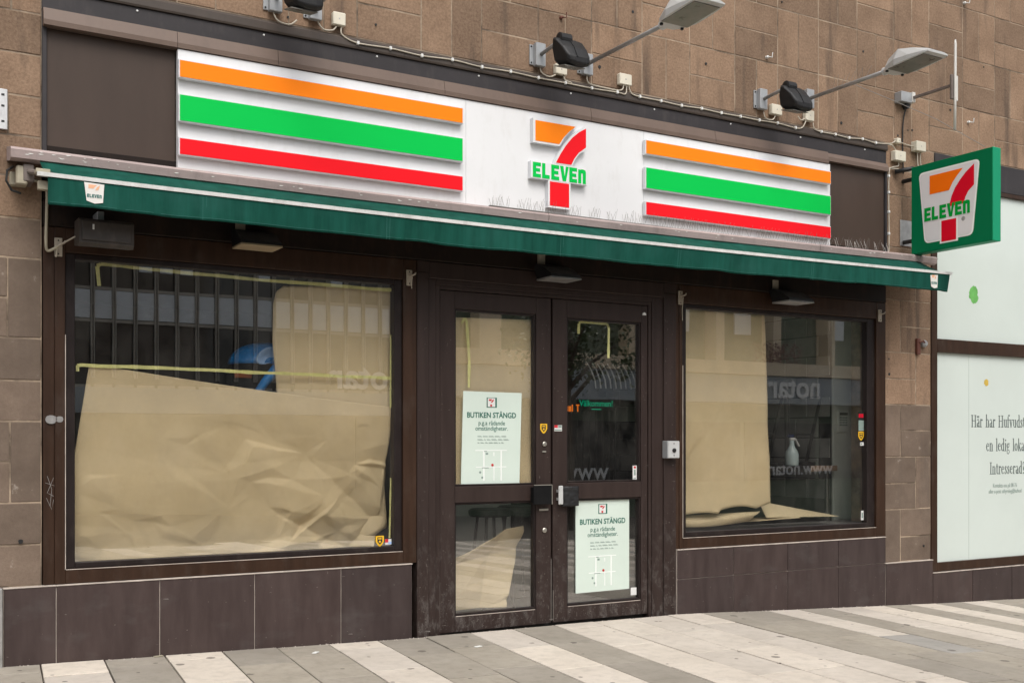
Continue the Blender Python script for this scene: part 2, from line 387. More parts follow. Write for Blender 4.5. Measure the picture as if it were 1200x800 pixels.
far_g = MB(); far_g.box(-400, 400, -400, -60, -2.6, -2.4); far_g.box(-400, -60, -60, 60, -2.6, -2.4); far_g.box(60, 400, -60, 60, -2.6, -2.4)
struct(far_g.build('ground', 'asphalt'))
tones = 'DLDLDDLDDLDLLLLDDLDLLDLDLDDLDLLDLDLDLLDDLD'
nslab = 0; rest = MB()
for k in range(0, 40):
    t = tones[k-1] if k else 'G'; y = -.032; off = rng.uniform(.12, .70); first = True
    while y > -9.0:
        ln = off if first else .7; first = False
        y1 = y - ln; j = .0045; mn = {'D': 'slab_dark', 'L': 'slab_light', 'G': 'slab_grey'}[t]
        if y < -.6 and rng.random() < .09: mn = rng.choice(['slab_dark', 'slab_light', 'slab_grey'])
        dz = rng.uniform(-.0025, .0025)
        P4 = []
        for kk, yy, sx_, sy_ in ((k, y, 1, -1), (k+1, y, -1, -1), (k+1, y1, -1, 1), (k, y1, 1, 1)):
            xx = strip_x(kk, yy)+sx_*j; yj = yy+sy_*j; P4.append((xx, yj, g(xx, yj)+dz))
        xm = sum(p[0] for p in P4)/4; ym = sum(p[1] for p in P4)/4
        inview = -3.0 < ym and xm < 11.2 and ym > -.95-(xm-1.0)*.42
        mb = MB() if inview else rest
        if not inview: mb.cur = {'slab_dark': 0, 'slab_light': 1, 'slab_grey': 2}[mn]
        e = .0025; cx = Vector((xm, ym, 0))
        top = [(p[0]+(xm-p[0])/abs(xm-p[0]+1e-9)*e, p[1]+(ym-p[1])/abs(ym-p[1]+1e-9)*e, p[2]) for p in P4]
        mid = [(p[0], p[1], p[2]-.003) for p in P4]; bot = [(p[0], p[1], p[2]-.05) for p in P4]
        mb.add(top+mid+bot, [(0, 1, 2, 3)] + [(i, (i+1) % 4, (i+1) % 4+4, i+4) for i in range(4)] + [(i+4, (i+1) % 4+4, (i+1) % 4+8, i+8) for i in range(4)])
        if inview: mb.build('paving_slab', mn, pav); nslab += 1
        y = y1
for lab, x, y, a in (('small white paper scrap on the pavement before the left door', 3.62, -.52, .3), ('tiny white scrap on the pavement before the left plinth', 2.55, -.30, .8), ('tan crumb of litter at the foot of the long plinth', 1.62, -.05, .2)):
    q = MB().box(x-.028, x+.028, y-.014, y+.014, g(x, y)+.001, g(x, y)+.005, c=.001); c0 = Vector((x, y, 0)); q.xform(lambda v: c0+Vector(((v.x-x)*math.cos(a)-(v.y-y)*math.sin(a), (v.x-x)*math.sin(a)+(v.y-y)*math.cos(a), v.z)))
    tag(q.build('litter_scrap', 'box_grubby' if 'tan' in lab else 'sticker_white'), lab, 'litter')
o = rest.build('paving_slab', ['slab_dark', 'slab_light', 'slab_grey'], pav); o['kind'] = 'stuff'

def arc_(cx, cz, r, n=9): return [(cx+r*math.cos(2*math.pi*i/n)*(1+.2*math.sin(i*2.3)), cz+r*math.sin(2*math.pi*i/n)) for i in range(n)]
# ------------------------------------------------------------------ stone facade of basket-weave blocks
CW, CZ0, XJ0 = .2432, 4.264, 2.963
facade = thing('stone_facade', (5, 0, .3), 'brown sandstone facade of square basket-weave blocks above and beside the shopfront', 'building')
def backing():
    m = MB()
    m.box(-.6, .955, .0035, .4, -.1, 4.262); m.box(8.185, 8.87, .0035, .4, -.4, 4.262); m.box(-.6, 13, .0035, .4, 4.262, 6.75)
    m.box(-.6, 13, .0, .4, 6.75, 9.5); m.box(.955, 8.185, .08, .4, 2.82, 4.262)
    return m.build('mortar_bed', 'mortar', facade)
backing()
SM = {}
def stone(x0, x1, z0, z1, mat='stone', gap=.0038):
    wd, ht = round(x1-x0-2*gap, 3), round(z1-z0-2*gap, 3); key = (wd, ht, mat)
    if key not in SM: SM[key] = MB().box(-wd/2, wd/2, -.0, .05, 0, ht, c=.0042).data('stone_block', mat, (0, 0, 0))
    o = place('stone_block', SM[key], ((x0+x1)/2, rng.uniform(-.0015, .002), z0+gap), facade)
    o.rotation_euler = (rng.uniform(-.002, .002), 0, rng.uniform(-.002, .002)); return o
for c_ in range(0, 5):
    z0 = CZ0 + .4864*c_; xmin = [1.2, 2.0, 4.6, 6.6, 9.0][c_]
    for m in range(-8, 22):
        x0 = XJ0 + CW*2*m
        if x0+.49 < xmin or x0 > 12.6: continue
        if (m + 1 + c_) % 2:
            for q in (0, 1): stone(x0, x0+2*CW, z0+q*CW, z0+(q+1)*CW)
        else:
            for q in (0, 1): stone(x0+q*CW, x0+(q+1)*CW, z0, z0+2*CW)
for z0, z1, sp in ((.655, .898, (.20, .955)), (.898, 1.145, (.0, .955)), (1.145, 1.384, (.30, .784)), (1.384, 1.624, (.30, .784)), (1.624, 1.863, (.25, .955)),
                   (1.863, 2.113, (.35, .955)), (2.113, 2.347, (.30, .77)), (2.347, 2.582, (.30, .77)), (2.582, 2.816, (.2, .955)), (2.816, 3.06, (.3, .955)),
                   (3.06, 3.30, (.25, .955)), (3.30, 3.536, (.3, .772)), (3.536, 3.785, (.2, .955)), (3.785, 4.03, (.3, .955)), (4.03, 4.262, (.3, .79))):
    for a, bb in zip(sp, sp[1:]): stone(a, bb, z0, z1, 'stone_worn' if z1 < 3.0 else 'stone')
for z0, z1, a, bb in ((1.145, 1.624, .784, .955), (2.113, 2.582, .77, .955), (3.30, 3.536, .772, .955), (4.03, 4.262, .79, .955)): stone(a, bb, z0, z1, 'stone_worn' if z1 < 3 else 'stone')
for a, bb, z0, z1 in ((8.19, 8.40, .39, .876), (8.40, 8.865, .39, .62), (8.40, 8.865, .62, .878), (8.19, 8.61, .878, 1.118), (8.19, 8.61, 1.118, 1.366), (8.61, 8.865, .878, 1.366),
                      (8.19, 8.40, 1.366, 1.85), (8.40, 8.865, 1.366, 1.611), (8.40, 8.865, 1.611, 1.85), (8.19, 8.61, 1.85, 2.09), (8.19, 8.61, 2.09, 2.336), (8.61, 8.865, 1.85, 2.336),
                      (8.19, 8.40, 2.336, 2.823), (8.40, 8.865, 2.336, 2.58), (8.40, 8.865, 2.58, 2.823), (8.19, 8.61, 2.823, 3.06), (8.61, 8.865, 2.823, 3.31), (8.19, 8.61, 3.06, 3.31),
                      (8.19, 8.42, 3.31, 3.793), (8.42, 8.865, 3.31, 3.55), (8.42, 8.865, 3.55, 3.793), (8.19, 8.61, 3.793, 4.03), (8.19, 8.61, 4.03, 4.262), (8.61, 8.865, 3.793, 4.262)):
    stone(a, bb, z0, z1, 'stone_worn' if z1 < 2.0 else 'stone')

m = MB()
for hx, hz in ((2.47, 4.31), (3.10, 4.38), (4.98, 4.41), (5.30, 4.90), (6.05, 4.62), (6.9, 5.3), (7.62, 4.36), (8.56, 4.43), (8.50, 4.42), (8.36, 4.35), (9.1, 4.7), (8.72, .52), (8.24, 2.27), (8.245, 2.13), (.70, .915), (.84, .918), (7.9, 5.05), (9.6, 5.2)):
    m.prism(arc_(hx, hz, rng.uniform(.007, .014)), -.0045, .01)
m.build('drill_hole', 'cable_black', facade)['kind'] = 'stuff'
# ------------------------------------------------------------------ tiled plinths
def plinth(label, x0, x1, ztop, zbot, joints, rows):
    t = thing('tile_plinth', ((x0+x1)/2, 0, zbot), label, 'plinth', 'dark tiled plinths under the windows')
    MB().box(x0, x1, -.022, .10, zbot, ztop-.006).build('grout_bed', 'mortar_light', t)
    MB().box(x0-.002, x1+.002, -.034, .06, ztop-.006, ztop+.001, c=.001).build('edge_trim', 'mortar_light', t)
    for r0, r1 in zip(rows, rows[1:]):
        for a, bb in zip(joints, joints[1:]):
            MB().box(a+.003, bb-.003, -.030+rng.uniform(-.0012, .0012), .0, r0+.003, r1-.003 if r1 < ztop else ztop-.0065, c=.0015).build('tile', 'plinth_tile', t)
    return t
plinth('long plinth of dark brown tiles under the left shop window', .745, 3.363, .652, -.05, (.745, 1.032, 1.634, 2.237, 2.834, 3.363), (-.05, .652))
plinth('two row plinth of dark brown tiles under the right shop window', 5.727, 8.166, .633, -.15, (5.727, 6.326, 6.94, 7.555, 8.166), (-.15, .391, .633))
plinth('short one tile plinth under the brown stone pier on the right', 8.169, 8.815, .388, -.15, (8.169, 8.815), (-.15, .388))
plinth('low plinth of dark tiles under the white backed window at far right', 8.818, 12.6, .262, -.35, (8.818, 9.397, 10.0, 10.6, 11.2, 11.8, 12.6), (-.35, .262))
tag(MB().box(.60, .738, -.06, .02, .02, .655, c=.004).build('plinth_end', 'plate_metal'), 'grey metal corner strip at the left end of the tiled plinth', 'trim')

# ------------------------------------------------------------------ shop windows
def rect_frame(mb, x0, x1, z0, z1, wl, wr, wb, wt, y0, y1, c=.004):
    mb.box(x0, x0+wl, y0, y1, z0, z1, c=c); mb.box(x1-wr, x1, y0, y1, z0, z1, c=c)
    mb.box(x0+wl, x1-wr, y0, y1, z0, z0+wb, c=c); mb.box(x0+wl, x1-wr, y0, y1, z1-wt, z1, c=c); return mb
def shop_window(label, x0, x1, z0, z1, wl, wr, wb, wt, bead):
    t = thing('shop_window', ((x0+x1)/2, 0, z0), label, 'window')
    MB().box(x0, x0+wl*.52, -.008, .09, z0, z1, c=.003).box(x0+wl*.52, x0+wl, -.016, .09, z0, z1, c=.003).build('jamb', 'frame_brown', t)
    MB().box(x1-wr, x1, -.014, .09, z0, z1, c=.003).build('jamb', 'frame_brown', t)
    MB().box(x0+wl, x1-wr, -.012, .09, z0, z0+wb, c=.003).build('bottom_rail', 'frame_brown', t)
    MB().box(x0+wl, x1-wr, -.012, .09, z1-wt, z1, c=.003).build('head_rail', 'frame_brown', t)
    bl, br, bb, bt = bead; X0, X1, Z0, Z1 = x0+wl, x1-wr, z0+wb, z1-wt
    rect_frame(MB(), X0+.0005, X1-.0005, Z0+.0005, Z1-.0005, bl, br, bb, bt, .006, .075).build('glazing_bead', 'bead_dark', t)
    m = MB(); m.box(X0+.004, X1-.004, -.0145, -.010, Z0-.005, Z0-.001); m.box(X0-.001, X0+.003, -.0185, -.011, Z0, Z0+1.4); m.build('sealant', 'mortar_light', t)
    MB().box(X0+bl-.01, X1-br+.01, .047, .053, Z0+bb-.01, Z1-bt+.01).build('glass_pane', 'window_glass', t)
    return t
shop_window('large left shop window covered inside with crumpled brown paper', .962, 3.405, .654, 2.78, .122, .103, .088, .145, (.058, .06, .034, .034))
shop_window('right shop window half covered by one hanging sheet of brown paper', 5.727, 8.183, .635, 2.78, .066, .122, .090, .150, (.054, .098, .040, .034))

smear = MB()
for px_, pz_, rx_, rz_ in ((1.005, 1.635, .032, .026), (1.052, 1.637, .022, .018)):
    smear.prism([(px_+rx_*math.cos(a)*(1+.25*mnoise.noise(Vector((math.cos(a)*2, math.sin(a)*2, px_)))), pz_+rz_*math.sin(a)) for a in [2*math.pi*i/14 for i in range(14)]], -.0185, -.0125 if px_ > 1.025 else -.009)
tag(smear.build('paint_smear', 'plate_metal'), 'pale grey paint smear on the left jamb of the left window', 'stain')
scr = MB()
for pl_ in ([(.985, 1.30), (1.01, 1.22), (1.0, 1.12)], [(1.02, 1.29), (.985, 1.20), (1.02, 1.18)], [(.975, 1.26), (1.03, 1.24)], [(.98, 1.17), (1.01, 1.10), (1.02, 1.16)]):
    scr.tube([(a, -.0085, q) for a, q in pl_], .0013, 4)
tag(scr.build('scratched_tag', 'plate_metal'), 'thin scratched scribble on the left jamb of the left window', 'graffiti')
# header above windows and doors
hd = thing('header_panel', (4.5, 0, 2.78), 'dark brown header boards under the green awning', 'panel')
for a, bb in ((.962, 2.86), (2.863, 4.76), (4.763, 6.5), (6.503, 8.183)):
    MB().box(a, bb, -.010, .08, 2.94, 3.26, c=.003).build('board', 'header_dark', hd)
MB().box(.962, 8.183, -.022, .08, 2.783, 2.937, c=.006).build('rail', 'header_dark', hd)
mb = MB()
for i in range(26):
    x = rng.uniform(1.2, 7.9); mb.box(x, x+rng.uniform(.01, .20), -.026, -.021, 2.934, 2.938+rng.uniform(0, .004))
mb.build('rust_flake', 'hook_cream', hd)['kind'] = 'stuff'

# ------------------------------------------------------------------ double door
dd = thing('double_door', (4.55, 0, .13), 'dark brown double door with glazed leaves and two closed notices', 'door')
m = MB(); m.box(3.408, 3.500, -.020, .09, .05, 2.70, c=.005); m.box(3.500, 3.560, -.006, .09, .05, 2.66, c=.004); m.box(3.560, 3.598, .004, .09, .05, 2.62, c=.003)
m.box(5.462, 5.490, .004, .09, .03, 2.62, c=.003); m.box(5.490, 5.600, -.006, .09, .03, 2.66, c=.004); m.box(5.600, 5.724, -.020, .09, .03, 2.70, c=.005)
m.box(3.500, 5.600, -.020, .09, 2.66, 2.779, c=.005); m.box(3.560, 5.490, -.006, .09, 2.62, 2.66, c=.003); m.box(3.598, 5.462, .004, .09, 2.592, 2.62, c=.003)
m.box(3.408, 3.4995, -.0195, .09, 2.7005, 2.779); m.box(5.6005, 5.724, -.0195, .09, 2.7005, 2.779)
m.build('door_surround', 'door_paint', dd)
def leaf(x0, x1, z0, z1, sl_, sr, rails, handle):
    lf = MB(); zt, zm1, zm0, zb = rails
    lf.box(x0, x0+sl_, .012, .07, z0, z1, c=.004); lf.box(x1-sr, x1, .012, .07, z0, z1, c=.004)
    lf.box(x0+sl_, x1-sr, .0125, .07, zt, z1, c=.004); lf.box(x0+sl_, x1-sr, .0125, .07, zm0, zm1, c=.004); lf.box(x0+sl_, x1-sr, .0125, .07, z0, zb, c=.004)
    o = lf.build('door_leaf', 'door_paint', dd); X0, X1 = x0+sl_, x1-sr
    for a, bb in ((zm1, zt), (zb, zm0)):
        rect_frame(MB(), X0+.0005, X1-.0005, a+.0005, bb-.0005, .014, .014, .014, .014, .022, .066, c=.003).build('glazing_bead', 'bead_dark', o)
        MB().box(X0+.008, X1-.008, .047, .053, a+.008, bb-.008).build('glass_pane', 'window_glass', o)
    MB().box(X0+.01, X1-.01, .0105, .0135, zb-.006, zb-.002).build('sealant', 'mortar_light', o)
    return o
lf1 = leaf(3.600, 4.543, .132, 2.588, .122, .132, (2.462, 1.182, 1.062, .250), 0)
lf2 = leaf(4.560, 5.458, .132, 2.588, .128, .064, (2.452, 1.190, 1.064, .250), 1)
# handles: black plate on the left leaf, steel bar with taped wrap on the right one
m = MB(); m.box(4.352, 4.510, -.050, -.040, 1.035, 1.18, c=.003); m.box(4.362, 4.376, -.041, .012, 1.05, 1.165); m.box(4.487, 4.501, -.041, .012, 1.05, 1.165); m.build('handle_plate', 'matt_black', lf1)
m = MB(); m.box(4.352, 4.513, -.053, -.0502, 1.178, 1.184); m.box(4.5102, 4.515, -.053, -.042, 1.035, 1.18); m.build('plate_edge', 'brass_wear', lf1)
m = MB(); m.box(4.578, 4.618, -.045, -.030, 1.03, 1.172, c=.005); m.box(4.59, 4.605, -.031, .012, 1.06, 1.08); m.box(4.59, 4.605, -.031, .012, 1.12, 1.14); m.build('handle', 'lamp_grey', lf2)
def patch(L, Rr, ny=60, nx=80, y=0.0, disp=None, top=None, bot=None):
    """curved sheet: left/right edges are polylines from bottom to top"""
    def along(pl, t):
        d = [0]
        for a, bb in zip(pl, pl[1:]): d.append(d[-1]+math.dist(a, bb))
        q = t*d[-1]
        for i in range(len(pl)-1):
            if q <= d[i+1]+1e-9:
                s = (q-d[i])/(d[i+1]-d[i]); return (pl[i][0]+(pl[i+1][0]-pl[i][0])*s, pl[i][1]+(pl[i+1][1]-pl[i][1])*s)
        return pl[-1]
    vs = []
    for j in range(ny+1):
        v = j/ny; a = along(L, v); bb = along(Rr, v)
        for i in range(nx+1):
            u = i/nx; x = a[0]+(bb[0]-a[0])*u; z = a[1]+(bb[1]-a[1])*u
            if top: z += top(u)*v
            if bot: z += bot(u)*(1-v)
            d = disp(u, v, x, z) if disp else 0
            vs.append((x, y+d, z))
    n = nx+1
    return vs, [(j*n+i, j*n+i+1, (j+1)*n+i+1, (j+1)*n+i) for j in range(ny) for i in range(nx)]
def sheet(name, mat, pv, th=.0006, parent=None):
    vs, fs = pv; mb = MB(); n = len(vs)
    mb.add(vs, fs); o = mb.build(name, mat, parent, smooth=True)
    sd = o.modifiers.new('thickness', 'SOLIDIFY'); sd.thickness = th; return o
def fold(x, z, sc, seed):
    """creased paper relief: domain-warped ridges"""
    p = Vector((x*sc+seed, z*sc*1.2, seed*.7)); wv = mnoise.noise(p*.7)*.7
    n = mnoise.noise(Vector((p.x+wv, p.y+wv*.6, p.z)))
    return 1-abs(n)*2.2
wr = patch([(4.625, 1.015), (4.625, 1.166)], [(4.785, 1.015), (4.785, 1.166)], 14, 14, -.030, lambda u, v, x, z: -.008*fold(x, z, 22, 3)+.03*(abs(u-.5)*2)**4)
sheet('handle_wrap', 'black_plastic', wr, .004, lf2)
for z, r_ in ((1.487, .018), (.838, .019)): MB().lathe([(r_, 0), (r_, -.008), (r_*.7, -.012), (r_*.3, -.012)], (4.482, .012, z), 'y').build('lock_cylinder', 'brass_wear', lf1, smooth=False)
MB().box(4.462, 4.494, .004, .012, 1.424, 1.436, c=.001).build('lock_slot', 'brass_wear', lf1)
MB().box(4.435, 4.515, .005, .012, .985, 1.0, c=.001).build('strike_plate', 'brass_wear', lf1)
MB().prism([(5.404, 2.512), (5.44, 2.512), (5.436, 2.528), (5.422, 2.536), (5.408, 2.528)], .006, .0125).build('door_badge', 'sticker_white', lf2)
kb = thing('key_box', (5.65, -.02, 1.37), 'small steel key switch box on the right door post', 'switch')
MB().box(5.590, 5.712, -.075, -.006, 1.372, 1.512, c=.004).build('body', 'grey_metal', kb)
MB().box(5.594, 5.708, -.080, -.0755, 1.376, 1.508, c=.001).build('face_plate', 'lamp_grey', kb)
MB().lathe([(.017, 0), (.017, -.008), (.008, -.012)], (5.652, -.080, 1.436), 'y').build('key_cylinder', 'black_plastic', kb)
for z in (1.395, 1.49): MB().lathe([(.005, 0), (.004, -.003)], (5.652, -.080, z), 'y', 8).build('screw', 'black_plastic', kb)

m = MB(); r6 = random.Random(12)
for i in range(420):
    x = r6.uniform(.75, 10.6); y = -.036-abs(r6.gauss(0, .022)); z = g(x, y)-.001; q = r6.uniform(.002, .007)
    m.add([(x-q, y, z), (x+q*.4, y-q, z), (x+q, y+q*.5, z), (x, y, z+q*.9)], [(0, 1, 3), (1, 2, 3), (2, 0, 3)])
o = m.build('wall_foot_grit', 'mortar_light'); o['kind'] = 'stuff'
# scuffs and chips on the door paint
def scuffs(n, x0, x1, z0, z1, y, par, seed, bias=2.0):
    m = MB(); r_ = random.Random(seed)
    for i in range(n):
        x = r_.uniform(x0, x1); z = z0+(z1-z0)*r_.random()**bias; l_ = r_.uniform(.002, .014)*(1+(r_.random() < .08)*2); h = r_.uniform(.0006, .0020)
        if r_.random() < .45: l_, h = h*1.3, l_*.8
        m.add([(x, y, z), (x+l_, y, z+r_.uniform(-.2, .2)*l_), (x+l_*.8, y, z+h), (x+l_*.1, y, z+h*.9), (x, y+.001, z), (x+l_, y+.001, z), (x+l_*.8, y+.001, z+h), (x+l_*.1, y+.001, z+h*.9)], [(0, 1, 2, 3), (0, 4, 5, 1), (1, 5, 6, 2), (2, 6, 7, 3), (3, 7, 4, 0)])
    m.build('scuff_mark', 'scuff', par)['kind'] = 'stuff'
scuffs(46, 3.605, 3.70, .16, 2.4, .0112, dd, 1); scuffs(46, 4.42, 4.53, .16, 2.4, .0112, dd, 2); scuffs(46, 4.565, 4.67, .16, 2.3, .0112, dd, 3); scuffs(34, 5.40, 5.44, .16, 2.3, .0112, dd, 4); scuffs(60, 3.41, 3.49, .16, 2.4, -.0208, dd, 5); scuffs(70, 5.61, 5.71, .16, 2.5, -.0208, dd, 6); scuffs(50, 3.74, 4.38, .14, .24, .0112, dd, 7, 1); scuffs(50, 4.70, 5.37, .14, .24, .0112, dd, 8, 1)
for n_, x0, x1, z0, z1, sd in ((60, .76, 3.34, .15, .63, 31), (40, 5.74, 8.14, .1, .62, 32), (24, 8.2, 10.3, .0, .24, 33)): scuffs(n_, x0, x1, z0, z1, -.0320, bpy.data.objects['tile_plinth' if sd == 31 else 'tile_plinth.001' if sd == 32 else 'tile_plinth.003'], sd, 1.6)
m = MB()
for x, z0, z1 in ((4.5425, .15, .62), (4.5605, .15, .38), (3.5985, .15, .50), (3.5605, .16, .36)): m.box(x-.0016, x+.0016, .0085, .0125, z0, z1)
m.build('worn_edge', 'scuff', dd)
# ------------------------------------------------------------------ numeral mark: built from three solid pieces plus block letters
def arc(cx, cz, r, a0, a1, n=10, ez=1.0): return [(cx+r*math.cos(R(a0+(a1-a0)*i/n)), cz+ez*r*math.sin(R(a0+(a1-a0)*i/n))) for i in range(n+1)]
# unit drawing: x 0..1 across, z 0..1.32 upward
U_OUT = [(.995, 1.30), (.86, 1.22), (.74, 1.12), (.62, .98), (.52, .83), (.44, .69)]           # outer edge of the red sweep
U_IN = [(.72, .69), (.78, .80), (.86, .90), (.995, 1.0)]
U_ORANGE = [(.07, 1.30), (.80, 1.30), (.68, 1.205), (.58, 1.10), (.50, .985), (.07, .985)]
U_RED = U_OUT + U_IN
U_STEM = [(.33, .01), (.68, .01), (.68, .385), (.33, .385)]
def block_letters(x0, z0, wd, ht):
    """ELEVEn as heavy block capitals with a lower case last letter"""
    L = []; cw = wd/6.0; s = .34*cw; h = ht; lw = cw*.86
    def Ech(x): L.extend([[(x, z0), (x+s, z0), (x+s, z0+h), (x, z0+h)], [(x+s, z0), (x+lw, z0), (x+lw, z0+h*.24), (x+s, z0+h*.24)],
                          [(x+s, z0+h*.39), (x+lw*.9, z0+h*.39), (x+lw*.9, z0+h*.61), (x+s, z0+h*.61)], [(x+s, z0+h*.76), (x+lw, z0+h*.76), (x+lw, z0+h), (x+s, z0+h)]])
    def Lch(x): L.extend([[(x, z0), (x+s, z0), (x+s, z0+h), (x, z0+h)], [(x+s, z0), (x+lw*.95, z0), (x+lw*.95, z0+h*.25), (x+s, z0+h*.25)]])
    def Vch(x): L.extend([[(x-.04*cw, z0+h), (x+s, z0+h), (x+lw*.55, z0+h*.28), (x+lw*.5, z0), (x+lw*.30, z0)], [(x+lw*.5, z0), (x+lw*.72, z0), (x+lw*1.08, z0+h), (x+lw*.72, z0+h), (x+lw*.55, z0+h*.28)]])
    def nch(x): L.extend([[(x, z0), (x+s, z0), (x+s, z0+h*.94), (x, z0+h*.94)], [(x+s, z0+h*.70), (x+lw-s, z0+h*.70), (x+lw-s*.9, z0+h*.97), (x+s, z0+h*.97)],
                          [(x+lw-s, z0), (x+lw, z0), (x+lw, z0+h*.80), (x+lw-.06*cw, z0+h*.92), (x+lw-s*.9, z0+h*.97), (x+lw-s, z0+h*.70)]])
    for i, f in enumerate((Ech, Lch, Ech, Vch, Ech, nch)): f(x0+cw*i)
    return L
def sc2(poly, x, z, s, sz=None): return [(x+a*s, z+bb*(sz or s)) for a, bb in poly]

# ------------------------------------------------------------------ fascia: trims, dark panels, white sign
ft = thing('fascia_trim', (4.5, 0, 3.95), 'stepped brown and grey metal trim along the top of the fascia', 'trim')
for a, bb in ((.955, 3.3), (3.302, 5.9), (5.902, 8.188)):
    MB().prism_x([(.02, 4.178), (-.030, 4.178), (-.034, 4.19), (-.034, 4.235), (-.020, 4.252), (.02, 4.258)], a, bb).build('top_rail', 'trim_brown', ft)
MB().box(.955, 8.186, -.018, .02, 4.062, 4.176, c=.002).build('grey_band', 'trim_grey', ft)
for a, bb in ((.958, 1.733), (1.736, 2.382), (2.385, 3.60), (3.603, 4.86), (4.863, 6.1), (6.103, 7.40)):
    MB().prism_x([(.02, 4.060), (-.052, 4.060), (-.068, 3.988), (-.066, 3.958), (-.012, 3.957), (.02, 3.96)], a, bb).build('flashing', 'fascia_brown', ft)
MB().prism_x([(.02, 4.060), (-.028, 4.060), (-.050, 4.02), (-.050, 3.985), (.02, 3.985)], 7.404, 8.186).build('flashing', 'fascia_brown', ft)
mb = MB()
for i in range(9): mb.lathe([(.007, 0), (.006, -.006)], (1.5+i*.8, -.018, 4.155), 'y', 8)
mb.build('bolt_heads', 'sticker_white', ft)['kind'] = 'stuff'
for lab, a, bb, dx in (('blank brown sheet panel left of the white sign', .955, 1.733, .028), ('dark brown sheet panel between the white sign and stone pier', 7.435, 8.187, 0)):
    t = thing('fascia_cladding', ((a+bb)/2, 0, 3.15), lab, 'cladding')
    MB().box(a+dx, bb, -.004, .07, 3.03, 3.955 if dx else 3.982).build('sheet', 'fascia_panel', t)
    if dx: MB().box(a, a+dx-.001, -.020, .07, 3.15, 4.06, c=.003).build('edge_post', 'trim_grey', t)
    else: MB().box(bb-.02, bb+.004, -.03, -.0045, 3.2, 3.984, c=.003).build('edge_post', 'trim_grey', t)
sg = thing('fascia_sign', (4.57, 0, 3.22), 'long white shop sign with orange, green and red stripes around a numeral seven', 'sign')
for a, bb in ((1.738, 3.775), (3.7765, 5.365), (5.3665, 7.425)):
    MB().box(a, bb, -.055, -.011, 3.03, 3.953, c=.0015).build('panel', 'sign_white', sg)
def stripe(a, bb, z0, z1, mat):
    o = MB().box(a-.006, bb+.006, -.098, -.062, z0-.006, z1+.006, c=.002).build('stripe', 'sign_edge', sg)
    MB().box(a+.002, bb-.001, -.101, -.0985, z0+.001, z1-.001).build('colour_face', mat, o)
    m = MB()
    for x in (a+.2, (a+bb)/2, bb-.2): m.box(x-.02, x+.02, -.062, -.055, z0+.02, z1-.02)
    m.build('spacer', 'sign_edge', o)
for a, bb in ((1.738, 3.726), (5.358, 7.384)):
    stripe(a, bb, 3.768, 3.872, 'sign_orange'); stripe(a, bb, 3.497, 3.658, 'sign_green'); stripe(a, bb, 3.288, 3.388, 'sign_red')
LX, LZ, LS, LH = 4.300, 3.258, .488, .478
def grow(poly, d):
    cx = sum(p[0] for p in poly)/len(poly); cz = sum(p[1] for p in poly)/len(poly)
    return [(x+(d if x > cx else -d), z+(d if z > cz else -d)) for x, z in poly]
def logo_piece(name, poly, mat, back):
    o = MB().prism(back, -.098, -.0555).build(name, 'sign_edge', sg); MB().prism(back, -.0995, -.0982).build('rim', 'sign_white', o)
    MB().prism(poly, -.1015, -.0997).build('colour_face', mat, o)
logo_piece('numeral_bar', sc2(U_ORANGE, LX, LZ, LS, LH), 'sign_orange', sc2([(.03, 1.335), (.83, 1.335), (.80, 1.30), (.68, 1.19), (.60, 1.10), (.51, .955), (.03, .955)], LX, LZ, LS, LH))
logo_piece('numeral_sweep', sc2(U_RED, LX, LZ, LS, LH), 'sign_red', sc2([(1.0, 1.333), (.86, 1.255), (.72, 1.145), (.60, 1.01), (.49, .85), (.41, .672), (.735, .672), (.80, .79), (.87, .88), (1.0, .975)], LX, LZ, LS, LH))
logo_piece('numeral_stem', sc2(U_STEM, LX, LZ, LS, LH), 'sign_red', sc2([(.30, -.02), (.71, -.02), (.71, .397), (.30, .397)], LX, LZ, LS, LH))
o = MB().box(LX-.004, LX+1.02*LS, -.0985, -.0555, LZ+.400*LH, LZ+.668*LH).build('letter_base', 'sign_edge', sg)
MB().box(LX-.003, LX+1.019*LS, -.0996, -.0987, LZ+.402*LH, LZ+.666*LH).build('rim', 'sign_white', o)
m = MB()
for i, poly in enumerate(block_letters(LX+.012, LZ+.418*LH, .483, .232*LH)): m.prism(poly, -.1018-(i % 5)*.00015, -.0997)
m.build('letter', 'sign_green', o)
m = MB(); m.prism(arc(LX+.75*LS, LZ+.34*LH, .011, 0, 360, 12)[:-1], -.0562, -.0552); m.build('round_mark', 'ink_grey', sg)

# ------------------------------------------------------------------ awning
aw = thing('awning', (4.5, -.1, 2.8), 'green fabric awning with a white front bar under a dusty grey cassette', 'awning')
AX0, AX1 = .765, 8.66
def az_(x): return (x-4.5)*.0042+.010-.022*max(0, 1-((x-4.5)/3.9)**2)     # the cassette sags a little and climbs to the right
m = MB()
for a, bb in ((AX0, 4.385), (4.389, 7.15), (7.154, AX1)):
    pr = [(0.0, 3.150), (-.165, 3.118), (-.198, 3.130), (-.207, 3.176), (-.192, 3.192), (0.0, 3.232)]; n = 6; vs = []
    for i in range(5): x = a+(bb-a)*i/4; vs += [(x, y, z+az_(x)) for y, z in pr]
    MB().add(vs, [tuple(range(n)), tuple(range(5*n-1, 4*n-1, -1))]+[(q*n+i, q*n+(i+1) % n, (q+1)*n+(i+1) % n, (q+1)*n+i) for q in range(4) for i in range(n)]).build('cassette', 'cassette', aw)
FX0, FX1 = .92, 8.455
def wav(x, k=1.0): return mnoise.noise(Vector((x*1.3, k, 0)))
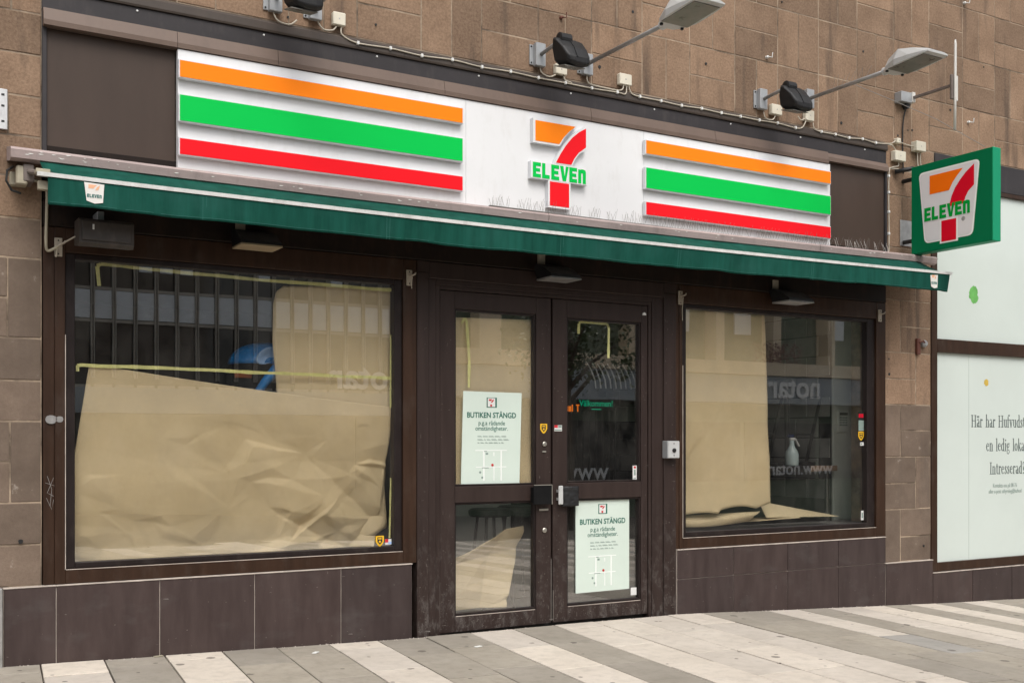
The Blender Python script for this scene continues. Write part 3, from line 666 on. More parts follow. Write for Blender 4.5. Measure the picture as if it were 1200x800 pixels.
def clothslope():
    vs = []; nx, nv = 90, 8
    for j in range(nv+1):
        v = j/nv
        for i in range(nx+1):
            x = FX0+(FX1-FX0)*i/nx; y = -.17-.31*v; z = 3.135+az_(x)-.150*v-.010*math.sin(math.pi*v)+.005*wav(x*2, v)
            vs.append((x, y, z))
    n = nx+1; return vs, [(j*n+i, j*n+i+1, (j+1)*n+i+1, (j+1)*n+i) for j in range(nv) for i in range(nx)]
sheet('canopy', 'awning_cloth', clothslope(), .001, aw)
m = MB(); pts = [(x, -.494, 2.986+az_(x)) for x in [FX0-.055+i*(FX1-FX0+.08)/20 for i in range(21)]]
vs = []
for p in pts: vs += [(p[0], p[1]-.014, p[2]-.012), (p[0], p[1]-.016, p[2]+.010), (p[0], p[1]+.010, p[2]+.016), (p[0], p[1]+.012, p[2]-.012)]
m.add(vs, [(i*4+k, i*4+(k+1) % 4, (i+1)*4+(k+1) % 4, (i+1)*4+k) for i in range(20) for k in range(4)]+[(0, 1, 2, 3), (83, 82, 81, 80)])
m.build('front_bar', 'bar_white', aw)
def valance():
    vs = []; nx, nv = 220, 10
    for j in range(nv+1):
        v = j/nv
        for i in range(nx+1):
            x = FX0+(FX1-FX0)*i/nx
            y = -.500 + v*(.026*wav(x*1.1, 3.3)+.014*wav(x*4.0, 7.7)+.008) + .006*wav(x*9, 1.1)*v
            z = 2.976+az_(x) - v*(.152+.009*wav(x*1.5, 5.5)-.009*abs(wav(x*3, 2.2)))
            vs.append((x, y, z))
    n = nx+1; return vs, [(j*n+i, j*n+i+1, (j+1)*n+i+1, (j+1)*n+i) for j in range(nv) for i in range(nx)]
def vy(x, v): return -.500 + v*(.026*wav(x*1.1, 3.3)+.014*wav(x*4.0, 7.7)+.008) + .006*wav(x*9, 1.1)*v
val = sheet('valance', 'awning_cloth', valance(), .001, aw)
for x in (1.775, 2.96, 4.30, 5.36, 6.75):
    for d in (0, .022):
        MB().tube([(x+d, vy(x, q)-.001, 2.976+az_(x)-.150*q) for q in (0, .25, .5, .75, 1)], .0011, 5).build('seam', 'awning_seam', val)
for x in (AX0+.10, AX1-.14):
    MB().box(x-.03, x+.03, -.165, .0, 3.0, 3.10, c=.006).build('wall_bracket', 'arm_brown', aw)
    MB().tube([(x, -.15, 3.06), (x+(.08 if x < 4 else -.06), -.47, 2.985)], .016, 8).build('folding_arm', 'arm_brown', aw)
m = MB(); m.tube([(x, vy(x, .90)-.001, 2.976+az_(x)-.137-.008*wav(x*1.5, 5.5)+.008*abs(wav(x*3, 2.2))) for x in [FX0+.01+i*(FX1-FX0-.02)/110 for i in range(111)]], .0012, 4); m.build('hem_stitch', 'awning_seam', val)
m = MB(); m.box(.86, .935, -.49, -.43, 2.985, 3.01, c=.003); m.build('bar_end_cap', 'box_grubby', aw); MB().box(.875, .93, -.46, -.42, 2.90, 2.95, c=.003).build('arm_socket', 'box_grubby', aw); MB().box(.80, .86, -.16, -.08, 2.98, 3.09, c=.008).build('gear_box', 'box_grubby', aw)
MB().tube([(.79, -.1, 3.09), (.755, -.12, 3.06), (.75, -.12, 3.0), (.78, -.11, 2.95), (.83, -.1, 2.94)], .007, 8).build('motor_cable', 'cable_black', aw)
def awning_print(x, z, wd, ht):
    y = min(vy(x, .3), vy(x+wd, .3), vy(x, .9), vy(x+wd, .9))-.003
    o = MB().prism([(x, z+ht), (x+wd, z+ht*.97), (x+wd*.93, z+ht*.04), (x+wd*.52, z-.004), (x+wd*.12, z+ht*.08)], y, y+.0015).build('printed_badge', 'print_white', aw)
    m = MB(); s = wd*.62; m.prism(sc2(U_ORANGE, x+wd*.17, z+ht*.10, s*.95, ht*.62), y-.0012, y-.0002); m.prism(sc2([(.995, 1.30), (.74, 1.12), (.6, .86), (.86, .9)], x+wd*.17, z+ht*.10, s, ht*.62), y-.0013, y-.0002); m.build('faded_numeral', 'print_orange', o)
    m = MB(); [m.prism(p, y-.0014-.0001*(i % 5), y-.0002) for i, p in enumerate(block_letters(x+wd*.14, z+ht*.26, wd*.74, ht*.17))]; m.build('letter', 'print_dark', o)
awning_print(1.108, 2.845, .108, .112); awning_print(8.195, 2.868, .10, .125)
m = MB(); r7 = random.Random(21)
for i in range(48):
    x = .85+7.6*r7.random()**2.2; z = 3.150+az_(x)+r7.uniform(0, .026); q = r7.uniform(.003, .009); yf = -(.198+.009*(z-az_(x)-3.130)/.046)-.0012
    m.prism([(x-q*2, z), (x-q*.5, z-q*.35), (x+q*1.8, z+q*.1), (x+q, z+q*.4), (x-q, z+q*.45)], yf, yf+.006)
m.build('bird_dropping', 'print_white', aw)['kind'] = 'stuff'
# bird spikes on the cassette
sp = thing('bird_spikes', (6, -.1, 3.19), 'row of thin steel bird spikes standing along the awning cassette', 'bird spikes')
m = MB(); m.box(3.95, 8.2, -.10, -.075, 3.205, 3.211); m.build('base_strip', 'steel_wire', sp)
m = MB(); x = 3.97
while x < 8.15:
    z = 3.205+az_(x)
    for s in (-1, 1):
        m.tube([(x, -.088, z), (x+rng.uniform(-.02, .02), -.088+s*.035+rng.uniform(-.01, .01), z+rng.uniform(.075, .105))], .0010, 3, cap=False)
    x += .028 if rng.random() < .9 else .09
m.build('spike', 'steel_wire', sp)['kind'] = 'stuff'

# ------------------------------------------------------------------ fittings under the awning
sp1 = thing('loudspeaker', (1.26, -.2, 2.64), 'dusty brown loudspeaker box hanging under the left end of the awning', 'loudspeaker')
m = MB(); m.prism_x([(-.12, 2.66), (-.26, 2.64), (-.285, 2.66), (-.29, 2.785), (-.27, 2.80), (-.13, 2.80)], 1.118, 1.425); m.build('cabinet', 'speaker_brown', sp1)
MB().box(1.135, 1.408, -.296, -.2905, 2.672, 2.782, c=.002).build('grille', 'speaker_brown', sp1)
MB().box(1.19, 1.20, -.299, -.2965, 2.735, 2.765).build('badge', 'sticker_white', sp1)
MB().box(1.24, 1.28, -.16, .0, 2.80, 2.87, c=.003).build('bracket', 'grey_metal', sp1)
def spot(label, x, z, lens, w_=.13):
    t = thing('spotlight', (x, -.2, z), label, 'spotlight', 'spotlights under the awning')
    MB().prism_x([(-.02, z+.11), (-.05, z+.13), (-.16, z+.09), (-.26, z+.03), (-.265, z+.012), (-.06, z+.012)], x-w_, x+w_).build('housing', 'black_plastic', t)
    MB().prism_x([(-.062, z), (-.066, z+.0115), (-.262, z+.0115), (-.27, z)], x-w_*1.02, x+w_*1.02).build('lens', lens, t)
    MB().box(x-.10, x-.035, -.03, .0, z+.10, z+.21, c=.003).build('bracket', 'hook_cream', t)
spot('black spotlight with a tan lens above the left shop window', 2.21, 2.735, 'tan_lens'); spot('black spotlight with a pale lens above the double door', 4.50, 2.70, 'plate_metal'); spot('black spotlight with a pale lens above the right shop window', 6.87, 2.68, 'plate_metal', .14)
def hook(label, x, z, wire):
    t = thing('hook_plate', (x, 0, z), label, 'hook', 'small screw plates with hooks on the window frames')
    MB().box(x-.022, x+.022, -.024, -.0145, z-.05, z+.06, c=.002).build('plate', 'hook_cream', t)
    MB().tube([(x, -.024, z+.02), (x+.012, -.045, z+.02), (x+.028, -.055, z+.028), (x+.035, -.05, z+.04)], .006, 6).build('hook', 'hook_cream', t)
    for s in (-.035, .045): MB().lathe([(.005, 0), (.004, -.003)], (x, -.024, z+s), 'y', 8).build('screw', 'black_plastic', t)
    if wire: MB().tube([(x+.015, -.04, z+.01), (x+.012, -.03, z-wire*.5), (x+.016, -.028, z-wire)], .003, 5).build('cord', 'cable_cream', t)
hook('cream hook plate at the top right corner of the left window', 3.345, 2.645, .07); hook('cream hook plate with hanging cord between door and right window', 5.765, 2.665, .18); hook('cream hook plate at the top right corner of the right window', 8.10, 2.655, 0); hook('cream hook plate at the top left corner of the left window', 1.045, 2.655, 0)
tag(MB().tube([(1.03, -.03, 2.60), (1.035, -.05, 2.66), (1.11, -.2, 2.70)], .005, 6).build('speaker_wire', 'cable_cream'), 'thin cream wire running to the brown loudspeaker', 'cable')
rb = thing('alarm_bracket', (8.66, 0, 2.33), 'small rusty red bracket with a grey fitting on the right stone pier', 'bracket')
MB().box(8.60, 8.645, -.03, .0, 2.325, 2.475, c=.004).build('plate', 'rust_red', rb)
MB().lathe([(.03, 0), (.034, -.03), (.02, -.05)], (8.70, -.0, 2.43), 'y', 12).build('socket', 'grey_metal', rb)
MB().tube([(8.62, -.03, 2.44), (8.66, -.05, 2.45), (8.70, -.04, 2.43)], .008, 6).build('spout', 'rust_red', rb)
tag(MB().box(8.385, 8.545, -.012, -.004, 3.33, 3.57, c=.002).build('metal_plate', 'plate_metal'), 'bare scuffed metal plate on the stone beside the projecting sign', 'plate')
t = thing('enamel_plate', (.70, 0, 3.32), 'white enamel number plate at the left edge on the stone', 'plate')
MB().box(.5, .768, -.016, -.004, 3.32, 3.555, c=.003).build('plate', 'white_enamel', t)
m = MB()
for z in (3.515, 3.45, 3.36): m.box(.735, .752, -.0175, -.0165, z, z+.012)
m.build('mark', 'ink_black', t)

# ------------------------------------------------------------------ electrical boxes and cables on the stone
def jbox(label, x, z, w_=.09, h=.09, mat='box_cream', d=.045, y=-.004):
    t = thing('junction_box', (x, 0, z-h/2), label, 'junction box', 'cream cable junction boxes on the facade')
    MB().box(x-w_/2, x+w_/2, y-d*.7, y, z-h/2, z+h/2, c=.004).build('body', mat, t)
    MB().box(x-w_/2-.001, x+w_/2+.001, y-d, y-d*.7-.0005, z-h/2-.001, z+h/2+.001, c=.005).build('lid', mat, t)
    MB().lathe([(.006, 0), (.005, -.002)], (x, y-d, z), 'y', 8).build('screw', 'plate_metal', t)
jbox('cream junction box right of the leftmost black floodlight', 2.815, 4.352, .088, .085); jbox('cream junction box tucked under the middle black floodlight', 4.60, 4.315, .10, .075)
jbox('cream junction box right of the middle lamp arm', 5.20, 4.338, .115, .085); jbox('cream junction box left below the right black floodlight', 6.80, 4.345, .12, .085)
jbox('cream junction box right below the right black floodlight', 7.19, 4.352, .10, .09); jbox('cream junction box at the upper right corner of the fascia', 8.33, 4.145, .14, .09, d=.06)
jbox('cream junction box above the projecting green sign', 8.60, 4.268, .13, .09, d=.07); jbox('grubby cream junction box below the left end of the awning cassette', .822, 3.03, .09, .075, 'box_grubby', d=.06)
jbox('tiny cream cable socket above the fascia corner box', 8.325, 4.29, .05, .045)
def cable(name, pts, r=.0055, mat='cable_cream', label='', clips=None, sub=6):
    P = [Vector(p) for p in pts]; q = []
    for i in range(len(P)-1):
        p0, p1, p2, p3 = P[max(i-1, 0)], P[i], P[i+1], P[min(i+2, len(P)-1)]
        for k in range(sub):
            t_ = k/sub; q.append(.5*((2*p1)+(p2-p0)*t_+(2*p0-5*p1+4*p2-p3)*t_*t_+(3*p1-p0-3*p2+p3)*t_**3))
    q.append(P[-1])
    if clips is None: return tag(MB().tube(q, r, 6).build(name, mat, smooth=True), label, 'cable', 'cream cables on the facade' if mat == 'cable_cream' else None)
    t = thing(name, tuple(P[0]), label, 'cable', 'cream cables on the facade'); MB().tube(q, r, 6).build('sheath', mat, t, smooth=True)
    me = None
    for c_ in clips:
        if me is None: me = MB().box(-.009, .009, -.012, .012, -.012, .012, c=.003).data('cable_clip', 'sticker_white', (0, 0, 0))
        place('cable_clip', me, c_, t)
    return t
YC = -.040
def run(x0, x1, z, n): return [(x0+(x1-x0)*i/n, YC-.001, z-(.0 if i % 2 else .006)+rng.uniform(-.004, .004)) for i in range(n+1)]
r1 = run(2.95, 5.12, 4.222, 9)
cable('wall_cable', [(2.835, -.03, 4.305), (2.84, -.035, 4.25)] + r1 + [(5.20, -.04, 4.225), (5.215, -.035, 4.29)], label='long cream cable with clips along the trim left of the middle lamp', clips=[p for p in r1[0:]])
r2 = run(5.34, 7.02, 4.228, 8)
cable('wall_cable', [(5.235, -.035, 4.295), (5.26, -.04, 4.24)] + r2 + [(7.10, -.04, 4.235), (7.15, -.035, 4.30)], label='cream cable with clips along the trim between the middle and right lamps', clips=r2)
r3 = run(7.33, 8.02, 4.234, 4)
cable('wall_cable', [(7.235, -.035, 4.30), (7.25, -.04, 4.245)] + r3 + [(8.22, -.03, 4.25), (8.31, -.03, 4.285), (8.45, -.03, 4.27), (8.54, -.04, 4.265)], label='cream cable with clips from the right floodlight to the sign corner', clips=r3)
cable('wall_cable', [(4.42, -.03, 4.34), (4.43, -.03, 4.27), (4.50, -.035, 4.245), (4.57, -.03, 4.28)], label='short looped cable from the middle bracket to its junction box')
cable('wall_cable', [(4.63, -.03, 4.28), (4.64, -.033, 4.245), (4.70, -.036, 4.23)], label='stub of cream cable below the middle junction box')
cable('wall_cable', [(4.84, -.03, 4.32), (4.85, -.035, 4.26), (4.92, -.042, 4.243), (5.10, -.042, 4.24), (5.17, -.04, 4.255), (5.185, -.035, 4.295)], label='cream cable looping from the lamp arm plate to the right box')
cable('wall_cable', [(6.66, -.03, 4.31), (6.68, -.035, 4.255), (6.76, -.035, 4.255), (6.80, -.03, 4.305)], label='short looped cable left of the right floodlight')
cable('wall_cable', [(2.36, -.03, 4.31), (2.39, -.035, 4.26), (2.47, -.035, 4.25), (2.52, -.03, 4.29)], label='short looped cable under the leftmost black floodlight')
cable('wall_cable', [(2.66, -.03, 4.32), (2.70, -.035, 4.265), (2.77, -.033, 4.27), (2.80, -.03, 4.305)], label='short looped cable from the left lamp plate to its box')
cable('wall_cable', [(7.06, -.03, 4.33), (7.09, -.035, 4.30), (7.14, -.03, 4.32)], label='short cable between the right lamp plate and junction box')
cable('wall_cable', [(8.15, -.02, 4.235), (8.24, -.03, 4.24), (8.29, -.03, 4.21), (8.30, -.03, 4.19)], label='short cream cable dropping into the fascia corner box')
cable('wall_cable', [(8.33, -.03, 4.10), (8.335, -.03, 4.06), (8.25, -.03, 4.035), (8.21, -.03, 3.99), (8.205, -.03, 3.7), (8.21, -.03, 3.45), (8.205, -.03, 3.24)], label='cream cable running down the stone edge beside the dark panel', clips=[(8.205, -.03, z) for z in (3.95, 3.8, 3.62, 3.42)])
cable('wall_cable', [(8.20, -.02, 4.02), (8.32, -.03, 4.03), (8.46, -.04, 4.02), (8.52, -.05, 4.03)], label='cream cable crossing to the bracket of the projecting sign')
for dx in (0, .04): cable('wall_cable', [(8.585+dx, -.04, 4.225), (8.587+dx, -.04, 4.12), (8.60+dx*1.5, -.05, 4.0), (8.605+dx, -.04, 3.9)], label='%s of two cream cables dropping from the box above the projecting sign' % ('left' if dx == 0 else 'right'))
cable('wall_cable', [(.865, -.04, 3.035), (.93, -.05, 3.03), (.972, -.06, 2.99), (.975, -.055, 2.85), (.972, -.05, 2.68), (.985, -.04, 2.63), (1.04, -.05, 2.66)], .009, 'box_grubby', 'thick grubby cable from the left box down beside the window')
cable('wall_cable', [(8.43, -.05, 4.65), (8.415, -.02, 4.5), (8.41, -.015, 4.3), (8.42, -.015, 4.0)], .007, 'cable_black', 'black cable dropping from the antenna box down the stone')

# ------------------------------------------------------------------ floodlights and lamps on arms
def mount(x, z, parent, h=.15):
    m = MB(); m.box(x-.065, x+.055, -.012, .0, z-h/2, z+h/2, c=.002); m.box(x-.035, x+.05, -.055, -.0125, z-h/2-.012, z+h/2+.01, c=.004); m.build('wall_plate', 'grey_metal', parent)
    m = MB()
    for s in (-1, 1): m.lathe([(.007, 0), (.006, -.005)], (x-.052, -.012, z+s*h*.4), 'y', 8)
    m.build('bolt', 'black_plastic', parent)
def cl_(t_): return max(0.0, min(1.0, t_))
def floodlight(x, z):
    t = thing('floodlight', (x, 0, z), '', 'floodlight', 'black floodlights above the sign')
    mount(x, z, t)
    MB().tube([(x+.01, -.05, z), (x+.01, -.31, z+.025)], .015, 10).build('arm', 'pole_grey', t, smooth=True)
    MB().lathe([(.03, -.05), (.045, -.045), (.045, .045), (.03, .05)], (x+.035, -.325, z+.030), 'x', 14).build('knuckle', 'black_plastic', t, smooth=False)
    hd_ = MB(); prof = [(-.30, .05), (-.345, .03), (-.415, -.05), (-.455, -.125), (-.455, -.165), (-.43, -.185), (-.27, -.15), (-.245, -.12), (-.26, -.03)]
    sec = lambda x_, k, dz: [(x_, -.35+(y+.35)*k, z-.05+(q+.05)*k+dz) for y, q in prof]
    def taper(r_): return [(x+.065+(px_-x-.065)*(1.16-.36*cl_((z+.05-pz_)/.235))+.035*cl_((z-pz_)/.185), py_, pz_) for px_, py_, pz_ in r_]
    rows = [sec(x-.045, .72, 0), sec(x-.03, .90, 0), sec(x+.02, 1, 0), sec(x+.115, 1, 0), sec(x+.165, .90, 0), sec(x+.18, .72, 0)]; n_ = len(prof)
    hd_.add([p for r_ in rows for p in r_], [(i*n_+k, i*n_+(k+1) % n_, (i+1)*n_+(k+1) % n_, (i+1)*n_+k) for i in range(5) for k in range(n_)]+[tuple(range(n_)), tuple(range(6*n_-1, 5*n_-1, -1))]); hd_.v = taper(hd_.v)
    o = hd_.build('housing', 'black_plastic', t); bv = o.modifiers.new('edge', 'BEVEL'); bv.width = .010; bv.segments = 2
    MB().prism_x([(y, z+q) for y, q in [(-.349, .032), (-.420, -.049), (-.461, -.125), (-.454, -.125), (-.412, -.05), (-.342, .026)]], x+.062, x+.071).build('seam_rib', 'black_plastic', t)
    MB().prism_x([(y, z+q) for y, q in [(-.42, -.186), (-.285, -.156), (-.285, -.162), (-.42, -.192)]], x-.02, x+.155).build('lens', 'lens_glass', t)
    return t
f1 = floodlight(4.405, 4.393); f1['label'] = 'middle black floodlight on a short grey arm over the numeral sign'
copy_thing(f1, (6.635-4.405, 0, 4.41-4.393), 'right black floodlight on a short grey arm over the right stripes')
copy_thing(f1, (2.365-4.405, 0, 4.40-4.393), 'leftmost black floodlight cut by the top edge of the picture')
def arm_lamp(x, z, label, reach=.95, rise=0.0):
    t = thing('arm_lamp', (x, 0, z), label, 'street lamp', 'grey street lamps on long arms above the sign')
    mount(x, z, t, .14)
    MB().tube([(x, -.05, z), (x, -reach, z+rise)], .0165, 12).build('arm', 'pole_grey', t, smooth=True)
    y0 = -reach+.02; zc = z+rise
    m = MB()
    def ring(y, hw, zb, zt): return [(x-hw, y, zb), (x+hw, y, zb), (x+hw, y, zb+(zt-zb)*.35), (x+hw*.62, y, zt), (x-hw*.62, y, zt), (x-hw, y, zb+(zt-zb)*.35)]
    secs = [ring(y0, .055, zc-.035, zc+.03), ring(y0-.05, .10, zc-.035, zc+.06), ring(y0-.16, .135, zc-.032, zc+.105), ring(y0-.30, .135, zc-.022, zc+.075), ring(y0-.44, .125, zc-.012, zc+.03), ring(y0-.475, .115, zc-.008, zc+.012)]
    vs = [p for s_ in secs for p in s_]; fs = [(i*6+k, i*6+(k+1) % 6, (i+1)*6+(k+1) % 6, (i+1)*6+k) for i in range(5) for k in range(6)]+[tuple(range(6)), tuple(range(35, 29, -1))]
    m.add(vs, fs); o = m.build('lamp_housing', 'lamp_grey', t)
    q = MB(); q.add([(x-.115, y0-.09, zc-.039), (x+.115, y0-.09, zc-.039), (x+.108, y0-.43, zc-.0175), (x-.108, y0-.43, zc-.0175), (x-.115, y0-.09, zc-.034), (x+.115, y0-.09, zc-.034), (x+.108, y0-.43, zc-.0125), (x-.108, y0-.43, zc-.0125)],
                    [(0, 1, 2, 3), (7, 6, 5, 4), (0, 4, 5, 1), (1, 5, 6, 2), (2, 6, 7, 3), (3, 7, 4, 0)]); q.build('lens', 'lens_glass', o)
    q = MB()
    for sx_ in (-.09, .09): q.lathe([(.012, 0), (.012, -.012), (.006, -.014)], (x+sx_, y0-.06, zc-.036), 'z', 8)
    q.build('latch', 'black_plastic', o)
    MB().lathe([(.03, -.05), (.032, .05)], (x, y0, zc), 'y', 12).build('spigot', 'lamp_grey', t)
    return t
L1 = arm_lamp(4.835, 4.395, 'grey lamp on a long arm, its head cut by the top picture edge', 1.03)
L2 = arm_lamp(7.185, 4.50, 'grey street lamp on a long arm over the right stripes, whole head in view', .93)
L3 = copy_thing(L1, (2.64-4.835, 0, 0), 'leftmost lamp arm plate and pole, its head above the picture')
m = MB()
for i in range(9):
    y = -.32-i*.045; x = 7.185; m.tube([(x, y, 4.515), (x+rng.uniform(-.03, .05), y-.02, 4.515+rng.uniform(.07, .10))], .0012, 4)
tag(m.build('arm_spikes', 'steel_wire'), 'few thin bird spikes standing on the right lamp arm', 'bird spikes')
tag(MB().tube([(7.185, -.52, 4.50), (7.6, -.60, 4.40), (8.0, -.72, 4.27), (8.36, -.93, 4.035)], .0028, 5).build('stay_wire', 'steel_wire'), 'thin pale wire from the right lamp arm to the projecting sign', 'wire')
an = thing('antenna', (8.42, 0, 4.64), 'slim white rod antenna on a brown arm fixed to the upper right wall', 'antenna')
MB().box(8.315, 8.455, -.085, -.0, 4.645, 4.74, c=.004).build('wall_box', 'grey_metal', an); MB().box(8.458, 8.50, -.09, -.0, 4.655, 4.75, c=.004).build('box_cover', 'antenna_white', an)
MB().prism([(8.40, 4.644), (8.47, 4.644), (8.445, 4.60), (8.425, 4.60)], -.06, -.01).build('cable_gland', 'cable_black', an)
MB().box(8.462, 8.488, -.50, -.09, 4.685, 4.71, c=.003).build('arm', 'arm_brown', an)
m = MB(); m.box(8.45, 8.50, -.525, -.500, 4.57, 4.79, c=.004); m.build('clamp_plate', 'arm_brown', an); MB().box(8.484, 8.532, -.528, -.512, 4.56, 4.785, c=.003).build('clamp_cover', 'antenna_white', an)
MB().tube([(8.478, -.535, 4.29), (8.481, -.535, 4.62), (8.484, -.535, 5.06), (8.484, -.535, 5.10)], [.012, .012, .0125, .006], 10).build('rod', 'antenna_white', an, smooth=True)
for lab, x, z in (('small white wall hook right of the antenna', 9.36, 4.62), ('small white wall hook at the top of the right wall', 9.30, 5.77), ('small white bolt between the two right lamps', 6.72, 4.79), ('rusty metal clip on stone above the middle floodlight', 4.62, 4.72)):
    mb = MB().lathe([(.014, 0), (.012, -.02), (.006, -.024)], (x, .0, z), 'y', 8); mb.tube([(x, -.02, z), (x+.02, -.05, z-.01), (x+.02, -.055, z+.03)], .005, 6)
    tag(mb.build('wall_hook', 'rust_red' if 'rusty' in lab else 'sticker_white'), lab, 'hook', 'small hooks on the stone')

# ------------------------------------------------------------------ projecting sign
bs = thing('projecting_sign', (8.36, -.58, 3.22), 'square green box sign projecting over the pavement with a numeral seven', 'sign')
BX, BY0, BY1, BZ0, BZ1 = 8.36, -.16, -1.01, 3.22, 4.02
MB().box(BX, BX+.105, BY1, BY0, BZ0, BZ1, c=.004).build('case', 'blade_lit_green', bs)  # case coloured a lighter green than the face, as if lit from the street
face = MB().box(BX-.006, BX-.0005, BY1+.002, BY0-.002, BZ0+.002, BZ1-.002, c=.002).build('face', 'blade_green', bs)
def side_prism(poly, x0, x1):
    """polygon given as (across, up): across runs from the wall edge outward"""
    m = MB(); n = len(poly); vs = [(x0, BY0-a, BZ0+bb) for a, bb in poly]+[(x1, BY0-a, BZ0+bb) for a, bb in poly]
    return m.add(vs, [tuple(range(n)), tuple(range(2*n-1, n-1, -1))]+[(i, (i+1) % n, (i+1) % n+n, i+n) for i in range(n)])
def round_poly(pts, r, n=4):
    out = []
    for i, p in enumerate(pts):
        a, c_ = Vector((*pts[i-1], 0)), Vector((*pts[(i+1) % len(pts)], 0)); p = Vector((*p, 0)); u = (a-p).normalized()*r; v = (c_-p).normalized()*r
        for k in range(n+1):
            t_ = k/n; q = (p+u)*(1-t_)**2+p*2*t_*(1-t_)+(p+v)*t_*t_; out.append((q.x, q.y))
    return out
shield = [(.10, .715), (.715, .715), (.645, .088), (.515, .088), (.50, .062), (.30, .062), (.285, .088), (.165, .088)]
shield_r = round_poly([(.085, .725), (.725, .725), (.655, .078), (.150, .078)], .05)
side_prism(shield_r, BX-.0075, BX-.0062).build('rim', 'blade_rim', face)
side_prism(round_poly([(.097, .713), (.713, .713), (.643, .090), (.162, .090)], .045), BX-.0090, BX-.0077).build('shield', 'blade_white', face)
bz = .10; bsx = .44; bsz = .43; bx0 = .185
def U(p): return [(bx0+a*bsx, bz+q*bsz*1.02-.005) for a, q in p]
side_prism([(.315, .052), (.505, .052), (.505, .27), (.315, .27)], BX-.0092, BX-.0078).build('stem_rim', 'blade_rim', face)
for nm, p, mt, dd_ in (('numeral_bar', U([(.05, 1.33), (.84, 1.33), (.70, 1.20), (.60, 1.09), (.52, .95), (.05, .95)]), 'blade_orange', 0), ('numeral_sweep', U([(1.10, 1.36), (.92, 1.24), (.78, 1.11), (.66, .97), (.58, .82), (.52, .62), (.86, .62), (.90, .74), (.97, .85), (1.10, .95)]), 'blade_red', 0), ('numeral_stem', [(.333, .066), (.487, .066), (.487, .252), (.333, .252)], 'blade_red', .0004)):
    side_prism(p, BX-.0108-dd_, BX-.0092).build(nm, mt, face)
m = MB()
for i, p in enumerate(block_letters(.150, .275, .49, .12)):
    q = side_prism(p, BX-.0125-.0001*(i % 5), BX-.0110); m.add(q.v, q.f)
m.build('letter', 'blade_letter', face)
side_prism(arc(.56, .235, .020, 0, 360, 14)[:-1], BX-.0098, BX-.0091).build('round_mark', 'plate_metal', face)
MB().tube([(8.43, -.0, 3.93), (8.43, -.2, 3.93)], .02, 10).tube([(8.43, -.0, 3.36), (8.43, -.2, 3.36)], .02, 10).build('bracket', 'cable_black', bs)
MB().tube([(8.30, -.02, 4.0), (8.36, -.08, 4.015), (8.40, -.15, 4.02)], .022, 8).build('cable_boot', 'cable_black', bs, smooth=True)

# ------------------------------------------------------------------ neighbour's white backed windows
nb = thing('neighbour_window', (10.7, 0, .27), 'neighbouring shop window backed in pale white with a notice in dark serif type', 'window')
for nm, a in (('jamb', (8.818, 8.90, -.014, .08, .268, 3.99)), ('bottom_rail', (8.90, 12.6, -.012, .08, .268, .352)), ('transom', (8.90, 12.6, -.016, .08, 2.36, 2.488)), ('head_rail', (8.90, 12.6, -.012, .08, 3.95, 3.99)), ('jamb', (12.52, 12.6, -.014, .08, .353, 2.359))):
    MB().box(*a, c=.003).build(nm, 'frame_brown', nb)
MB().box(8.87, 12.6, -.010, .2, 3.992, 4.258, c=.003).build('grey_band', 'trim_grey', nb)
gl = MB().box(8.90, 12.52, .018, .03, .352, 2.36).build('lower_pane', 'backed_glass', nb); gu = MB().box(8.90, 12.6, .018, .03, 2.488, 3.95).build('upper_pane', 'backed_glass', nb)
